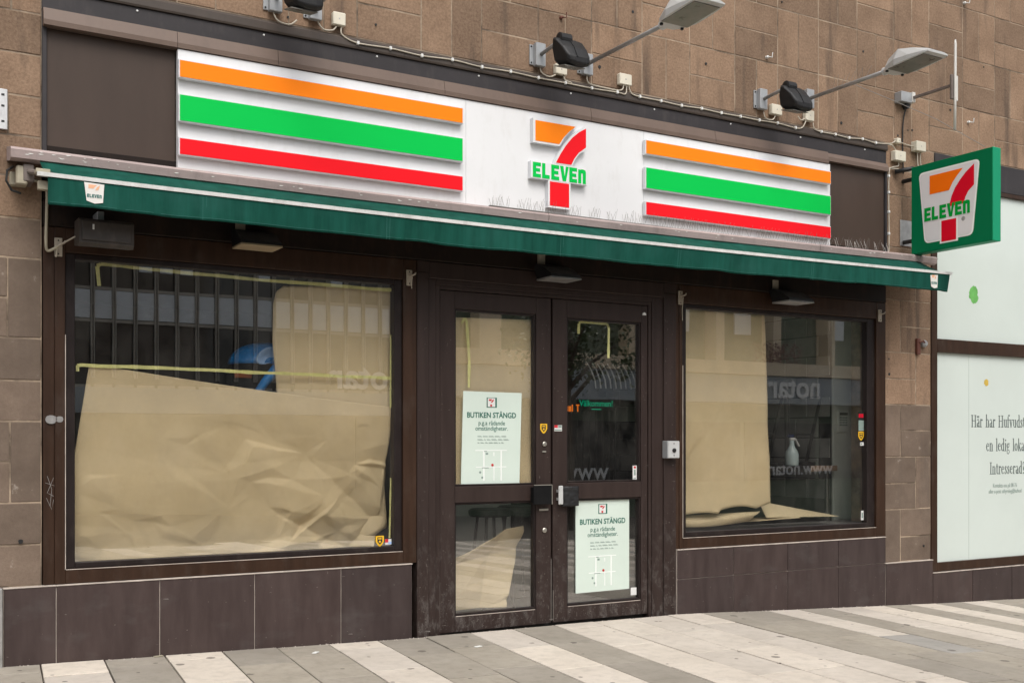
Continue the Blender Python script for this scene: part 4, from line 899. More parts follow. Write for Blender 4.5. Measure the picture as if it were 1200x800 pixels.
# narrow serif lettering drawn as strokes
ST, TH = .092, .036
def sf(x, w_=.17): return [(x-w_/2, 0), (x+w_/2, 0)]
G = {'l': (.20, [('S', [(.1, 0), (.1, .74)]), ('T', [(.02, .0), (.19, .0)]), ('T', [(.02, .72), (.12, .74)])]),
     'i': (.20, [('S', [(.1, 0), (.1, .45)]), ('T', [(.02, .0), (.19, .0)]), ('T', [(.02, .43), (.12, .45)]), ('S', [(.1, .60), (.1, .67)])]),
     'I': (.26, [('S', [(.13, 0), (.13, .68)]), ('T', [(.03, 0), (.23, 0)]), ('T', [(.03, .68), (.23, .68)])]),
     'H': (.56, [('S', [(.12, 0), (.12, .68)]), ('S', [(.44, 0), (.44, .68)]), ('T', [(.12, .36), (.44, .36)])]+[('T', [(x-.09, z), (x+.09, z)]) for x in (.12, .44) for z in (0, .68)]),
     'n': (.40, [('S', [(.1, 0), (.1, .45)]), ('T', [(.1, .36), (.18, .44), (.25, .45), (.30, .38)]), ('S', [(.30, .38), (.30, 0)]), ('T', [(.02, 0), (.18, 0)]), ('T', [(.22, 0), (.38, 0)])]),
     'r': (.30, [('S', [(.1, 0), (.1, .45)]), ('T', [(.1, .34), (.17, .43), (.24, .45)]), ('S', [(.235, .42), (.245, .38)]), ('T', [(.02, 0), (.19, 0)])]),
     'h': (.40, [('S', [(.1, 0), (.1, .74)]), ('T', [(.1, .36), (.18, .44), (.25, .45), (.30, .38)]), ('S', [(.30, .38), (.30, 0)]), ('T', [(.02, 0), (.18, 0)]), ('T', [(.22, 0), (.38, 0)])]),
     'u': (.40, [('S', [(.1, .45), (.1, .1)]), ('T', [(.1, .1), (.15, .01), (.22, .01), (.30, .1)]), ('S', [(.30, 0), (.30, .45)]), ('T', [(.02, .45), (.1, .45)]), ('T', [(.22, .45), (.30, .45)])]),
     'a': (.34, [('S', [(.25, 0), (.25, .33)]), ('T', [(.25, .33), (.20, .45), (.10, .44), (.06, .37)]), ('T', [(.25, .27), (.10, .2)]), ('S', [(.09, .21), (.07, .10), (.12, .01)]), ('T', [(.12, .01), (.19, .02), (.25, .09)]), ('T', [(.25, 0), (.32, .02)])]),
     'e': (.34, [('S', [(.09, .38), (.06, .23), (.10, .07)]), ('T', [(.09, .38), (.17, .45), (.26, .40), (.28, .27), (.07, .27)]), ('T', [(.10, .07), (.18, .0), (.29, .08)])]),
     'd': (.40, [('S', [(.29, 0), (.29, .74)]), ('S', [(.10, .38), (.06, .22), (.10, .06)]), ('T', [(.10, .38), (.18, .45), (.29, .38)]), ('T', [(.10, .06), (.17, 0), (.29, .08)]), ('T', [(.29, 0), (.37, .0)]), ('T', [(.21, .73), (.29, .74)])]),
     'g': (.36, [('S', [(.08, .38), (.06, .29), (.10, .2)]), ('T', [(.08, .38), (.16, .45), (.25, .40), (.27, .3), (.22, .2), (.10, .2)]), ('T', [(.10, .18), (.08, .08), (.27, .03), (.30, -.08), (.2, -.19), (.07, -.16), (.06, -.06), (.12, .05)]), ('T', [(.25, .42), (.33, .45)])]),
     's': (.28, [('T', [(.23, .36), (.18, .45), (.10, .44)]), ('S', [(.09, .40), (.10, .31), (.20, .17), (.21, .07)]), ('T', [(.20, .05), (.13, 0), (.06, .02), (.05, .12)])]),
     't': (.26, [('S', [(.12, .58), (.12, .07)]), ('T', [(.12, .05), (.17, .0), (.24, .05)]), ('T', [(.03, .44), (.23, .44)])]),
     'f': (.24, [('S', [(.1, 0), (.1, .60)]), ('T', [(.1, .60), (.14, .72), (.22, .74)]), ('S', [(.22, .72), (.235, .68)]), ('T', [(.02, .44), (.20, .44)]), ('T', [(.02, 0), (.19, 0)])]),
     'v': (.36, [('S', [(.07, .45), (.18, .0)]), ('T', [(.18, 0), (.29, .45)]), ('T', [(.0, .45), (.14, .45)]), ('T', [(.23, .45), (.36, .45)])]),
     'k': (.38, [('S', [(.1, 0), (.1, .74)]), ('T', [(.1, .2), (.28, .44)]), ('S', [(.16, .26), (.32, 0)]), ('T', [(.02, 0), (.18, 0)]), ('T', [(.22, .45), (.35, .45)])]),
     'o': (.36, [('S', [(.09, .38), (.06, .23), (.09, .07)]), ('S', [(.27, .38), (.30, .23), (.27, .07)]), ('T', [(.09, .38), (.18, .45), (.27, .38)]), ('T', [(.09, .07), (.18, 0), (.27, .07)])]),
     '?': (.30, [('T', [(.06, .55), (.09, .66), (.17, .69), (.24, .6)]), ('S', [(.24, .6), (.22, .45), (.14, .32), (.14, .2)]), ('S', [(.14, .0), (.14, .06)])])}
G['ä'] = (G['a'][0], G['a'][1]+[('S', [(.09, .57), (.09, .63)]), ('S', [(.22, .57), (.22, .63)])])
def serif(mb, text, x, y, z, size, sx=.775):
    for ch in text:
        if ch == ' ': x += .22*size*sx*1.5; continue
        wd, strokes = G[ch]
        for j, (kind, pl) in enumerate(strokes):
            h = (ST if kind == 'S' else TH)*size/2*(.8 if kind == 'S' else 1)
            for (a, q), (a2, q2) in zip(pl, pl[1:]):
                p = Vector((a*sx*1.15, q)); r_ = Vector((a2*sx*1.15, q2)); p *= size; r_ *= size
                d = (r_-p); n_ = Vector((-d.y, d.x)).normalized()*h; e = d.normalized()*h*.5
                poly = [p-e+n_, r_+e+n_, r_+e-n_, p-e-n_]
                mb.prism([(x+v.x, z+v.y) for v in poly], y-.0006-.00012*j, y+.001)
        x += wd*size*sx*1.15
    return x
m = MB(); serif(m, 'Här har Hufvudstaden', 9.432, .0175, 1.652, .166); serif(m, 'en ledig lokal', 9.66, .0175, 1.415, .166); serif(m, 'Intresserad?', 9.715, .0175, 1.185, .166); m.build('notice_text', 'serif_ink', gl)
m = MB(); lettering(m, 'Kontakta oss på 08-76', 9.765, .0175, 1.050, .058, 'LEFT', .72); lettering(m, 'eller e-post uthyrning@hufvud', 9.70, .0175, .992, .058, 'LEFT', .72); m.build('small_print', 'ink_grey', gl)
MB().box(9.398, 9.4005, .0172, .0181, .36, 2.35).build('film_seam', 'ink_grey', gl)
def blob(name, x, z, r_, mat, par, sq=1.0):
    p = [(x+r_*sq*math.cos(a)*(1+.45*mnoise.noise(Vector((math.cos(a)*2.7, math.sin(a)*2.7, x)))), z+r_*math.sin(a)*(1+.35*mnoise.noise(Vector((math.cos(a)*2.7, 3, math.sin(a)*2))))) for a in [2*math.pi*i/30 for i in range(30)]]
    return MB().prism(p, .0165, .0185).build(name, mat, par)
basic('spot_green', (.14, .42, .10), .4, .3, 20); basic('spot_ochre', (.55, .38, .06), .5, .2, 20)
blob('green_spot', 9.475, 2.95, .085, 'spot_green', gu, .8); blob('ochre_spot', 9.665, 2.092, .034, 'spot_ochre', gl, 1.0)

# ------------------------------------------------------------------ brown paper, tape, notices, stickers
def paper(name, label, pv, th=.0008): return tag(sheet(name, 'kraft_paper', pv, th), label, 'paper sheet', 'brown paper sheets behind the glass')
from mathutils.geometry import delaunay_2d_cdt
class Facets:
    """crumpled sheet: random points with random depths, flat triangles between them, sharp folds along their edges"""
    def __init__(s, seed, x0, x1, z0, z1, n, ang=-.5, st=1.9, bias=1.0):
        r = random.Random(seed); s.ca, s.sa, s.st = math.cos(ang), math.sin(ang), st; P = []; x0 -= .3; x1 += .3; z0 -= .3; z1 += .3
        for i in range(n): P.append(s.to(x0+(x1-x0)*r.random(), z0+(z1-z0)*r.random()**bias))
        for x in (x0-1, x1+1):
            for z in (z0-1, z1+1): P.append(s.to(x, z))
        v, _, f, *_r = delaunay_2d_cdt([Vector(p) for p in P], [], [], 0, 1e-5)
        s.v = v; s.h = [r.random() for _ in v]; s.f = f; s.bins = {}; s.c = .12
        for k, t in enumerate(f):
            xs = [v[i].x for i in t]; ys = [v[i].y for i in t]
            if max(xs)-min(xs) > 3: continue
            for a in range(int(min(xs)//s.c), int(max(xs)//s.c)+1):
                for b_ in range(int(min(ys)//s.c), int(max(ys)//s.c)+1): s.bins.setdefault((a, b_), []).append(k)
    def to(s, x, z): return ((x*s.ca+z*s.sa)/s.st, (-x*s.sa+z*s.ca))
    def __call__(s, x, z):
        px, py = s.to(x, z)
        for k in s.bins.get((int(px//s.c), int(py//s.c)), ()):
            a, b_, c_ = s.f[k]; A, B, C_ = s.v[a], s.v[b_], s.v[c_]
            d = (B.y-C_.y)*(A.x-C_.x)+(C_.x-B.x)*(A.y-C_.y)
            if abs(d) < 1e-12: continue
            u = ((B.y-C_.y)*(px-C_.x)+(C_.x-B.x)*(py-C_.y))/d; w_ = ((C_.y-A.y)*(px-C_.x)+(A.x-C_.x)*(py-C_.y))/d
            if u >= -1e-4 and w_ >= -1e-4 and u+w_ <= 1.0001: return u*s.h[a]+w_*s.h[b_]+(1-u-w_)*s.h[c_]
        return .5
FA, FB, FC = Facets(11, 1.1, 3.3, .7, 2.0, 46, -.5, 2.0, 1.3), Facets(23, 1.1, 3.3, .7, 2.0, 210, -.35, 1.7, 1.3), Facets(37, 1.1, 3.3, .7, 2.0, 40, .55, 2.4, 1.2)
cl01 = lambda t_: max(0.0, min(1.0, t_))
def d_low(u, v, x, z):
    wx = x+.02*mnoise.noise(Vector((x*5, z*5, 1.7))); wz = z+.02*mnoise.noise(Vector((x*5, z*5, 8.3)))
    A = .10+.55*cl01((x-1.5)/1.3)*cl01((1.72-z)/.35)+.42*cl01((1.25-z)/.4); A = min(1, A)
    h = .150*FA(wx, wz)+.070*FC(wx, wz)*A+.044*FB(wx, wz)
    return .006+A*h*.72*min(1, (1-v)*4)+.010*FB(wx, wz)*min(1, (1-v)*6)+.010*u*(1-v)+.004*(1-fold(x, z, 1.5, 2))
FD = Facets(5, 3.7, 4.5, .2, .9, 16, .6, 1.8); FE = Facets(6, 3.7, 4.5, .2, .9, 60, .3, 1.5); FR = Facets(8, 5.8, 6.9, .8, 2.7, 26, 1.2, 2.2); FU = Facets(9, 2.4, 3.3, 1.5, 2.6, 14, 1.1, 2.0)
paper('window_paper', 'large crumpled brown paper sheet across the lower left window', patch([(1.135, .765), (1.13, 1.28), (1.234, 1.978)], [(3.16, .765), (3.20, .95), (3.262, 1.745)], 150, 220, .056, d_low, top=lambda u: -.012*math.sin(u*math.pi)))
paper('window_paper', 'brown paper sheet with a rounded corner at the upper right of the left window',
      patch([(2.44, 1.6), (2.425, 1.9), (2.402, 2.17), (2.405, 2.42), (2.425, 2.505), (2.475, 2.548)], [(3.262, 1.6), (3.262, 2.3), (3.262, 2.45), (3.262, 2.50), (3.262, 2.54), (3.262, 2.59)], 50, 40, .082, lambda u, v, x, z: .001+.016*FU(x, z)+.02*(1-u)**6))
paper('window_paper', 'narrow brown paper strip behind the lower right edge of the left window', patch([(3.06, .77), (3.10, 1.5)], [(3.262, .9), (3.262, 1.5)], 16, 10, .19, lambda u, v, x, z: .03*fold(x, z, 3, 1)))
paper('door_paper', 'tall smooth brown paper sheet behind the upper pane of the left door', patch([(3.69, 1.12), (3.69, 2.405)], [(4.455, 1.12), (4.455, 2.425)], 50, 40, .066, lambda u, v, x, z: .016*(1-fold(x, z, 1.4, 8.8))+.03*max(0, u-.86)*(1+wav(z*3, 4))))
paper('door_paper', 'slumped brown paper sheet behind the lower pane of the left door', patch([(3.70, .25), (3.70, .60)], [(4.255, .25), (4.37, .55), (4.405, .74), (4.41, .835)], 60, 70, .075,
      lambda u, v, x, z: .008+.21*FD(x, z)+.05*FE(x, z)+.02*u, top=lambda u: .055*cl01(1-abs(u-.80)/.42)-.012*math.sin(u*math.pi*2)*(u < .5)))
paper('window_paper', 'hanging brown paper sheet on the left half of the right window', patch([(5.80, .89), (5.80, 2.60)], [(6.842, .915), (6.82, 1.7), (6.772, 2.60)], 70, 50, .066, lambda u, v, x, z: .040*FR(x, z)*(.35+.65*(1-v))+.006*(1-fold(x*.8, z*.7, 1.3, 3.1)), bot=lambda u: .03*abs(math.sin(u*7.5))*(.3+u)+(.02 if u > .45 else 0)))
paper('paper_scrap', 'curled brown paper offcut lying on the sill of the right window', patch([(5.83, .80), (5.83, .845), (5.83, .89)], [(6.64, .825), (6.67, .87), (6.75, .905)], 20, 40, .10, lambda u, v, x, z: .10*(v-.4)**2+.03*math.sin(u*5)*v, bot=lambda u: -.02*math.sin(u*3.1)))
paper('paper_scrap', 'flat brown paper strip lying on the sill of the right window', patch([(6.50, .815), (6.50, .823)], [(7.25, .83), (7.25, .85)], 4, 12, .12, lambda u, v, x, z: .16*v))
paper('paper_scrap', 'folded triangular brown paper wedge on the right window sill', patch([(6.86, .84), (6.86, .985)], [(7.74, .825), (7.76, .832)], 12, 30, .15, lambda u, v, x, z: .10*v+.02*math.sin(u*4)))
def tape(label, pts, w_=.021):
    m = MB()
    for i, ((x0, z0), (x1, z1)) in enumerate(zip(pts, pts[1:])):
        n_ = max(2, int(math.dist((x0, z0), (x1, z1))/.06)); d = Vector((x1-x0, z1-z0)).normalized(); q = Vector((-d.y, d.x))*w_/2; vs = []
        for k in range(n_+1):
            t_ = k/n_; x = x0+(x1-x0)*t_; z = z0+(z1-z0)*t_+.004*mnoise.noise(Vector((x*5, z0*4, 1.3)))
            e = 1+.35*mnoise.noise(Vector((x*13, z*13, 2)))
            vs += [(x+q.x*e, .0548-.0004*i, z+q.y*e), (x-q.x*e, .0548-.0004*i, z-q.y*e)]
        m.add(vs, [(k*2, k*2+1, k*2+3, k*2+2) for k in range(n_)])
    o = m.build('tape_strip', 'tape_yellow'); s_ = o.modifiers.new('thickness', 'SOLIDIFY'); s_.thickness = .0006; s_.offset = 1
    return tag(o, label, 'tape', 'yellow masking tape on the glass')
tape('long yellow tape along the top of the left window with a bent left end', [(1.290, 2.455), (1.278, 2.575), (1.30, 2.588), (2.3, 2.566), (3.248, 2.566)])
tape('long yellow tape across the middle of the left window', [(1.165, 1.93), (1.165, 1.965), (1.19, 1.970), (2.1, 1.962), (3.245, 1.948)])
tape('vertical yellow tape at the right edge of the left window', [(3.240, 2.25), (3.236, 1.74)], .016)
tape('faint yellow tape low on the right edge of the left window', [(3.238, 1.25), (3.228, .83)], .012)
tape('yellow tape hanging down the upper pane of the left door', [(3.80, 2.36), (3.822, 2.40), (3.84, 2.385), (3.862, 2.1), (3.858, 1.9)], .022)
tape('bent yellow tape like an upside down letter U on the right door', [(4.822, 2.34), (4.826, 2.42), (4.845, 2.43), (5.09, 2.43), (5.108, 2.40), (5.104, 2.16)], .022)

def poster(label, x0, x1, z0, z1, sk):
    t = thing('closed_notice', ((x0+x1)/2, .04, z0), label, 'poster', 'closed notices on the doors')
    W, H = x1-x0, z1-z0; y = .040
    MB().prism([(x0, z0), (x1-sk*.02, z0+.004), (x1, z1-.004), (x0+sk*.02, z1)], y, y+.0012).build('sheet', 'poster_paper', t)
    cx = x0+W*.5; yt = y-.0002
    m = MB(); m.box(cx-W*.083, cx+W*.083, y-.0012, y-.0002, z1-H*.168, z1-H*.062); lo = m.build('logo_tile', 'ink_green', t)
    m = MB(); m.box(cx-W*.068, cx+W*.055, y-.0020, y-.0013, z1-H*.160, z1-H*.068); m.build('logo_ground', 'sticker_white', lo)
    sx = W*.085; m = MB(); m.prism(sc2(U_RED, cx-W*.055, z1-H*.157, sx, H*.060), y-.0028, y-.0021); m.prism(sc2(U_STEM, cx-W*.055, z1-H*.157, sx, H*.060), y-.0028, y-.0021); m.prism(sc2(U_ORANGE, cx-W*.055, z1-H*.157, sx, H*.060), y-.0027, y-.0021); m.build('logo_numeral', 'ink_red', lo)
    m = MB(); lettering(m, 'BUTIKEN STÄNGD', cx, yt, z1-H*.275, H*.080, sx=.90, bold=.0012); m.build('headline', 'ink_green', t)
    m = MB(); lettering(m, 'p.g.a rådande', cx, yt, z1-H*.353, H*.068, sx=.90); lettering(m, 'omständigheter.', cx, yt, z1-H*.410, H*.068, sx=.90); m.build('subline', 'ink_green', t)
    m = MB(); r2 = random.Random(5)
    for q in (.478, .512, .546):
        x = cx-W*.23
        while x < cx+W*.21:
            l_ = r2.uniform(.012, .05); m.box(x, x+l_, y-.0010, yt, z1-H*q, z1-H*q+H*.005)
            for p_ in range(int(l_/.008)): m.box(x+p_*.008, x+p_*.008+.003, y-.0011, yt, z1-H*q+H*.0051, z1-H*q+H*.014)
            x += l_+.009
    m.build('small_print', 'ink_grey', t)
    m = MB(); zz = lambda q: z1-H*q
    for q, a, bb in ((.625, -.27, .25), (.800, -.26, .24)): m.box(cx+W*a, cx+W*bb, y-.0010, yt, zz(q), zz(q)+H*.010)
    for a, q0, q1, w_ in ((-.13, .62, .94, .012), (.035, .64, .68, .008), (.035, .79, .94, .008), (.155, .62, .94, .012)): m.box(cx+W*(a-w_), cx+W*(a+w_), y-.0014, yt, zz(q1), zz(q0))
    m.build('street_map', 'map_white', t)
    m = MB(); m.prism(arc(cx+W*.01, zz(.775), W*.020, 0, 360, 10)[:-1], y-.0018, yt); m.build('map_dot', 'ink_red', t)
    m = MB(); m.box(cx-W*.10, cx-W*.06, y-.0010, yt, zz(.665), zz(.645)); m.box(cx-W*.13, cx-W*.08, y-.0018, yt, zz(.632), zz(.625)); m.box(cx-W*.16, cx-W*.05, y-.0018, yt, zz(.806), zz(.799)); m.prism(arc(cx-W*.19, zz(.85), W*.018, 0, 360, 8)[:-1], y-.0012, yt); m.box(cx-W*.17, cx-W*.14, y-.0012, yt, zz(.915), zz(.895)); m.build('map_mark', 'ink_grey', t)
poster('pale green closed notice on the upper pane of the left door', 3.785, 4.30, 1.176, 1.872, 1)
poster('pale green closed notice on the lower pane of the right door', 4.785, 5.296, .336, 1.064, 0)

def shield_sticker(label, x, z, w_, y):
    t = thing('shield_sticker', (x, y, z), label, 'sticker', 'yellow shield alarm stickers')
    h = w_*1.2; P = [(x-w_/2, z+h), (x+w_/2, z+h), (x+w_/2, z+h*.45), (x+w_*.22, z+h*.12), (x, z), (x-w_*.22, z+h*.12), (x-w_/2, z+h*.45)]
    MB().prism(P, y-.001, y).build('shield', 'shield_yellow', t)
    m = MB(); m.prism([(x-w_*.30, z+h*.88), (x+w_*.30, z+h*.88), (x+w_*.30, z+h*.45), (x, z+h*.18), (x-w_*.30, z+h*.45)], y-.0018, y-.0011); m.build('emblem', 'ink_black', t)
    m = MB(); m.prism([(x-w_*.20, z+h*.80), (x+w_*.20, z+h*.80), (x+w_*.20, z+h*.68), (x-w_*.20, z+h*.68)], y-.0025, y-.0019); m.prism(arc(x, z+h*.47, w_*.13, 0, 360, 10)[:-1], y-.0025, y-.0019); m.build('emblem_light', 'shield_yellow', t)
shield_sticker('yellow shield sticker in the lower right corner of the left window', 3.150, .775, .062, .046)
shield_sticker('yellow shield sticker on the stile of the left door', 4.476, 1.565, .062, .0115)
shield_sticker('yellow shield sticker on the right edge of the right window', 7.925, 1.515, .070, .046)
def plain_sticker(label, x0, x1, z0, z1, y, bars=()):
    t = thing('sticker', ((x0+x1)/2, y, z0), label, 'sticker'); MB().box(x0, x1, y-.001, y, z0, z1).build('backing', 'sticker_white', t)
    for a, bb, c_, d, mt in bars: MB().box(x0+(x1-x0)*a, x0+(x1-x0)*bb, y-.0018, y-.0011, z0+(z1-z0)*c_, z0+(z1-z0)*d).build('print', mt, t)
plain_sticker('small white and red sticker on the left stile of the right door', 4.572, 4.640, 1.585, 1.630, .0115, ((.0, .45, .55, 1, 'sticker_red'), (.5, .95, .55, .95, 'ink_grey'), (.05, .95, .1, .3, 'ink_grey')))
plain_sticker('white upright sticker in the corner of the right door pane', 5.335, 5.375, 1.205, 1.315, .046, ((.2, .8, .05, .1, 'ink_grey'), (.25, .75, .8, .95, 'ink_red'), (.3, .7, .3, .7, 'ink_grey')))
plain_sticker('pale square sticker low on the right door pane', 5.315, 5.372, .285, .345, .046)
plain_sticker('red and white label beside the shield in the left window corner', 3.19, 3.238, .785, .825, .046, ((.0, .5, .4, 1, 'sticker_red'), (.5, 1, .1, .5, 'toy_pale')))
plain_sticker('white label beside the shield on the right window edge', 7.915, 7.960, 1.47, 1.50, .046, ((.1, .6, .3, .7, 'ink_grey'),))
plain_sticker('white upright label at the bottom right of the right window', 7.925, 7.958, .79, .875, .046, ((.2, .8, .2, .8, 'ink_grey'),))
pl = thing('price_sticker', (7.93, .05, 1.6), 'dark sticker with red digits on the right window edge', 'sticker'); MB().box(7.890, 7.962, .045, .046, 1.60, 1.775).build('backing', 'black_plastic', pl)
MB().box(7.892, 7.960, .0442, .0449, 1.605, 1.70).build('grey_field', 'ink_grey', pl)
m = MB(); [m.box(7.896+i*.021, 7.912+i*.021, .0442, .0449, 1.725, 1.76) for i in range(3)]; m.build('digit', 'lit_red', pl)  # digits glow by emission; the sticker holds no lamp

# ------------------------------------------------------------------ inside the shop
for nm, a, mt in (('room_floor', (.5, 9, .09, 5.2, -.2, .12), 'room_floor'), ('room_ceiling', (.5, 9, .42, 5.2, 2.95, 3.1), 'room_ceiling'), ('back_wall', (.5, 9, 5.2, 5.35, -.2, 3.1), 'room_wall'), ('side_wall', (.4, .5, .42, 5.35, -.2, 3.1), 'room_wall'), ('side_wall', (9.0, 9.1, .42, 5.35, -.2, 3.1), 'room_wall')):
    struct(MB().box(*a).build(nm, mt))
for lab, a, bb, z in (('grey sill board behind the left shop window', .97, 3.40, .755), ('grey sill board behind the right shop window', 5.73, 8.18, .752)):
    tag(MB().box(a, bb, .092, .52, z-.04, z, c=.004).build('sill_board', 'shelf_grey'), lab, 'sill')
    tag(MB().box(a, bb, .45, .50, .12, z-.041).build('sill_support', 'table_dark'), lab.replace('sill board', 'panel closing the space under the sill'), 'panel')
iw = thing('partition_wall', (8.3, 1.5, .12), 'tiled partition wall with a pale end panel seen through the right window', 'wall')
MB().box(8.175, 8.30, .63, 4.6, .12, 2.95).build('wall_core', 'inner_joint', iw); MB().box(8.163, 8.75, .600, .628, .12, 2.95, c=.003).build('end_panel', 'partition_pale', iw)
tm = MB().box(-.012, .0, -.145, .145, 0, .19, c=.003).data('wall_tile', 'inner_tile', (0, 0, 0))
for j in range(10):
    for i in range(12): place('wall_tile', tm, (8.174, .80+i*.30+(.15 if j % 2 else 0), .95+j*.20), iw)
kp = thing('alarm_keypad', (8.27, .59, 1.62), 'pale alarm keypad with a dark display on the end of the partition', 'keypad')
MB().box(8.20, 8.34, .572, .5995, 1.60, 1.80, c=.005).build('body', 'partition_pale', kp); MB().box(8.215, 8.325, .5705, .5715, 1.762, 1.788).build('display', 'ink_black', kp)
m = MB(); [m.box(8.215+i*.038, 8.242+i*.038, .5695, .5715, 1.66+j*.024, 1.675+j*.024) for i in range(3) for j in range(4)]; m.build('keys', 'ink_grey', kp)['kind'] = 'stuff'
tb = thing('side_table', (7.4, .8, .75), 'narrow table with wooden edge standing behind the right window', 'table')
MB().box(6.2, 8.15, .55, 1.15, 1.225, 1.275, c=.004).build('table_top', 'table_dark', tb); MB().box(7.80, 8.15, .538, .5495, 1.225, 1.278, c=.003).build('edge_band', 'wood_top', tb)
for x in (8.05, 6.3):
    MB().box(x-.018, x+.018, .56, .596, .12, 1.2245, c=.003).build('leg', 'chrome', tb)
sb = thing('spray_bottle', (7.52, .30, .0), 'pale spray bottle with a white trigger head on the table edge', 'bottle')
sb.location.z = 1.276; WORLD[sb.name] = Vector((7.63, .62, 1.276)); sb.location = WORLD[sb.name]
cx, cy, cz = 7.63, .62, 1.276
MB().lathe([(.058, 0), (.064, .012), (.064, .11), (.056, .14), (.030, .18), (.022, .21), (.022, .24)], (cx, cy, cz), 'z', 20).build('body', 'bottle_pale', sb, smooth=True)
MB().box(cx-.03, cx+.045, cy-.018, cy+.018, cz+.240, cz+.268, c=.008).build('spray_head', 'bottle_white', sb)
MB().add([(cx+.03, cy-.01, cz+.262), (cx+.03, cy+.01, cz+.262), (cx+.085, cy+.01, cz+.185), (cx+.085, cy-.01, cz+.185), (cx+.045, cy-.01, cz+.262), (cx+.045, cy+.01, cz+.262), (cx+.097, cy+.01, cz+.19), (cx+.097, cy-.01, cz+.19)], [(0, 1, 2, 3), (7, 6, 5, 4), (0, 4, 5, 1), (1, 5, 6, 2), (2, 6, 7, 3), (3, 7, 4, 0)]).build('trigger', 'bottle_white', sb)
MB().box(cx-.045, cx+.02, cy-.02, cy+.02, cz+.269, cz+.298, c=.008).build('cap', 'bottle_blue', sb)
def upturned(label, x, y, z):
    t = thing('upturned_chair', (x, y, z), label, 'chair', 'chairs put upside down on the table')
    MB().box(x-.2, x+.2, y-.2, y+.2, z, z+.035, c=.01).build('seat', 'chair_black', t)
    for sx_ in (-1, 1):
        for sy_ in (-1, 1): MB().tube([(x+sx_*.13, y+sy_*.13, z+.035), (x+sx_*.23, y+sy_*.22, z+.66)], .016, 8).build('leg', 'chair_black', t)
    MB().tube([(x-.18, y-.17, z+.30), (x+.18, y-.17, z+.30)], .008, 6).build('stretcher', 'chair_black', t)
upturned('black chair upside down on the table, left one behind the right window', 7.30, .86, 1.276); upturned('black chair upside down on the table, right one behind the right window', 7.86, .92, 1.276)
def stool(label, x, y):
    t = thing('bar_stool', (x, y, .12), label, 'stool', 'bar stools standing inside the shop')
    MB().lathe([(.17, 0), (.185, .02), (.185, .05), (.16, .065)], (x, y, .88), 'z', 18).build('seat', 'chair_black', t)
    for a in (45, 135, 225, 315):
        c_, s_ = math.cos(R(a)), math.sin(R(a)); MB().tube([(x+.11*c_, y+.11*s_, .88), (x+.2*c_, y+.2*s_, .12)], .013, 8).build('leg', 'chair_black', t)
    MB().lathe([(.165, -.008), (.180, -.008), (.180, .008), (.165, .008)], (x, y, .42), 'z', 20).build('footrest', 'chair_black', t)
stool('black bar stool behind the left door, nearer one', 4.60, 1.05); stool('black bar stool behind the left door, farther one', 5.02, 1.30)
tag(MB().box(4.2, 5.30, 1.9, 1.96, .12, 1.10).build('backdrop_panel', 'partition_pale'), 'counter added behind the left door stools to brighten the view', 'backdrop')  # pale panel added to lighten the dark background behind the stools
# hanging rail with pale curved hooks, strip lights of the greeting sign
hr = thing('hook_rail', (5.5, .6, 2.16), 'rail of pale curved peg hooks inside behind the right door', 'rail')
MB().tube([(5.05, .6, 2.165), (6.0, .6, 2.165)], .02, 8).build('rail', 'chair_black', hr)
for i in range(11):
    x = 5.262+i*.052; MB().tube([(x, .58, 2.158), (x+.018, .545, 2.10), (x+.04, .525, 2.02), (x+.05, .525, 1.95)], .0065, 6).build('hook', 'bottle_white', hr)
m = MB(); [m.box(5.9+i*.075, 5.912+i*.075, 1.9, 1.92, .5, 1.85) for i in range(9)]
tag(m.build('display_rods', 'table_dark'), 'dark upright display rods inside behind the right door', 'rack')
wl_ = thing('welcome_sign', (6.0, 1.5, 1.8), 'green lit greeting sign glowing inside behind the right door', 'sign')
MB().box(5.80, 6.22, 1.512, 1.53, 1.80, 1.93).build('board', 'ink_black', wl_)
m = MB(); lettering(m, 'Välkommen!', 6.005, 1.511, 1.838, .082, sx=.92, bold=.001); m.build('lettering', 'lit_green', wl_); m = MB(); m.box(5.95, 6.06, 1.508, 1.5115, 1.806, 1.815); m.build('underline', 'lit_green', wl_)
os_ = thing('orange_strip_sign', (5.74, 1.5, 1.78), 'short orange lit strip sign inside left of the green greeting', 'sign')
MB().box(5.52, 5.84, 1.512, 1.53, 1.77, 1.86).build('board', 'ink_black', os_)
m = MB(); x = 5.54
for i, (h, l_) in enumerate(((.05, .022), (.05, .03), (.05, .026), (.065, .012), (.05, .03), (.05, .026), (.065, .012))): m.box(x, x+l_, 1.508, 1.511, 1.785, 1.785+h); x += l_+.007
m.box(5.775, 5.812, 1.508, 1.511, 1.84, 1.852); m.box(5.788, 5.80, 1.508, 1.511, 1.785, 1.8395); m.build('lettering', 'lit_orange', os_)
# unidentified blue rounded shape in the gap of the left window, form guessed
bc = thing('blue_shape', (2.45, .42, 1.6), 'glossy blue rounded hood showing between the paper sheets of the left window', 'dome')
m = MB(); n_u, n_v = 18, 9; vs = []; CX, CY, CZ, RX, RY, RZ = 2.46, .40, 1.80, .28, .20, .385
for j in range(n_v+1):
    th_ = R(6+84*j/n_v)
    for i in range(n_u+1):
        ph = R(180+180*i/n_u); vs.append((CX+RX*math.cos(ph)*math.cos(th_)**.8, CY+RY*math.sin(ph)*math.cos(th_)**.8, CZ+.215+(RZ-.215)*math.sin(th_)))
m.add(vs, [(j*(n_u+1)+i, j*(n_u+1)+i+1, (j+1)*(n_u+1)+i+1, (j+1)*(n_u+1)+i) for j in range(n_v) for i in range(n_u)])
o = m.build('dome', 'toy_blue', bc, smooth=True); s_ = o.modifiers.new('thickness', 'SOLIDIFY'); s_.thickness = .012
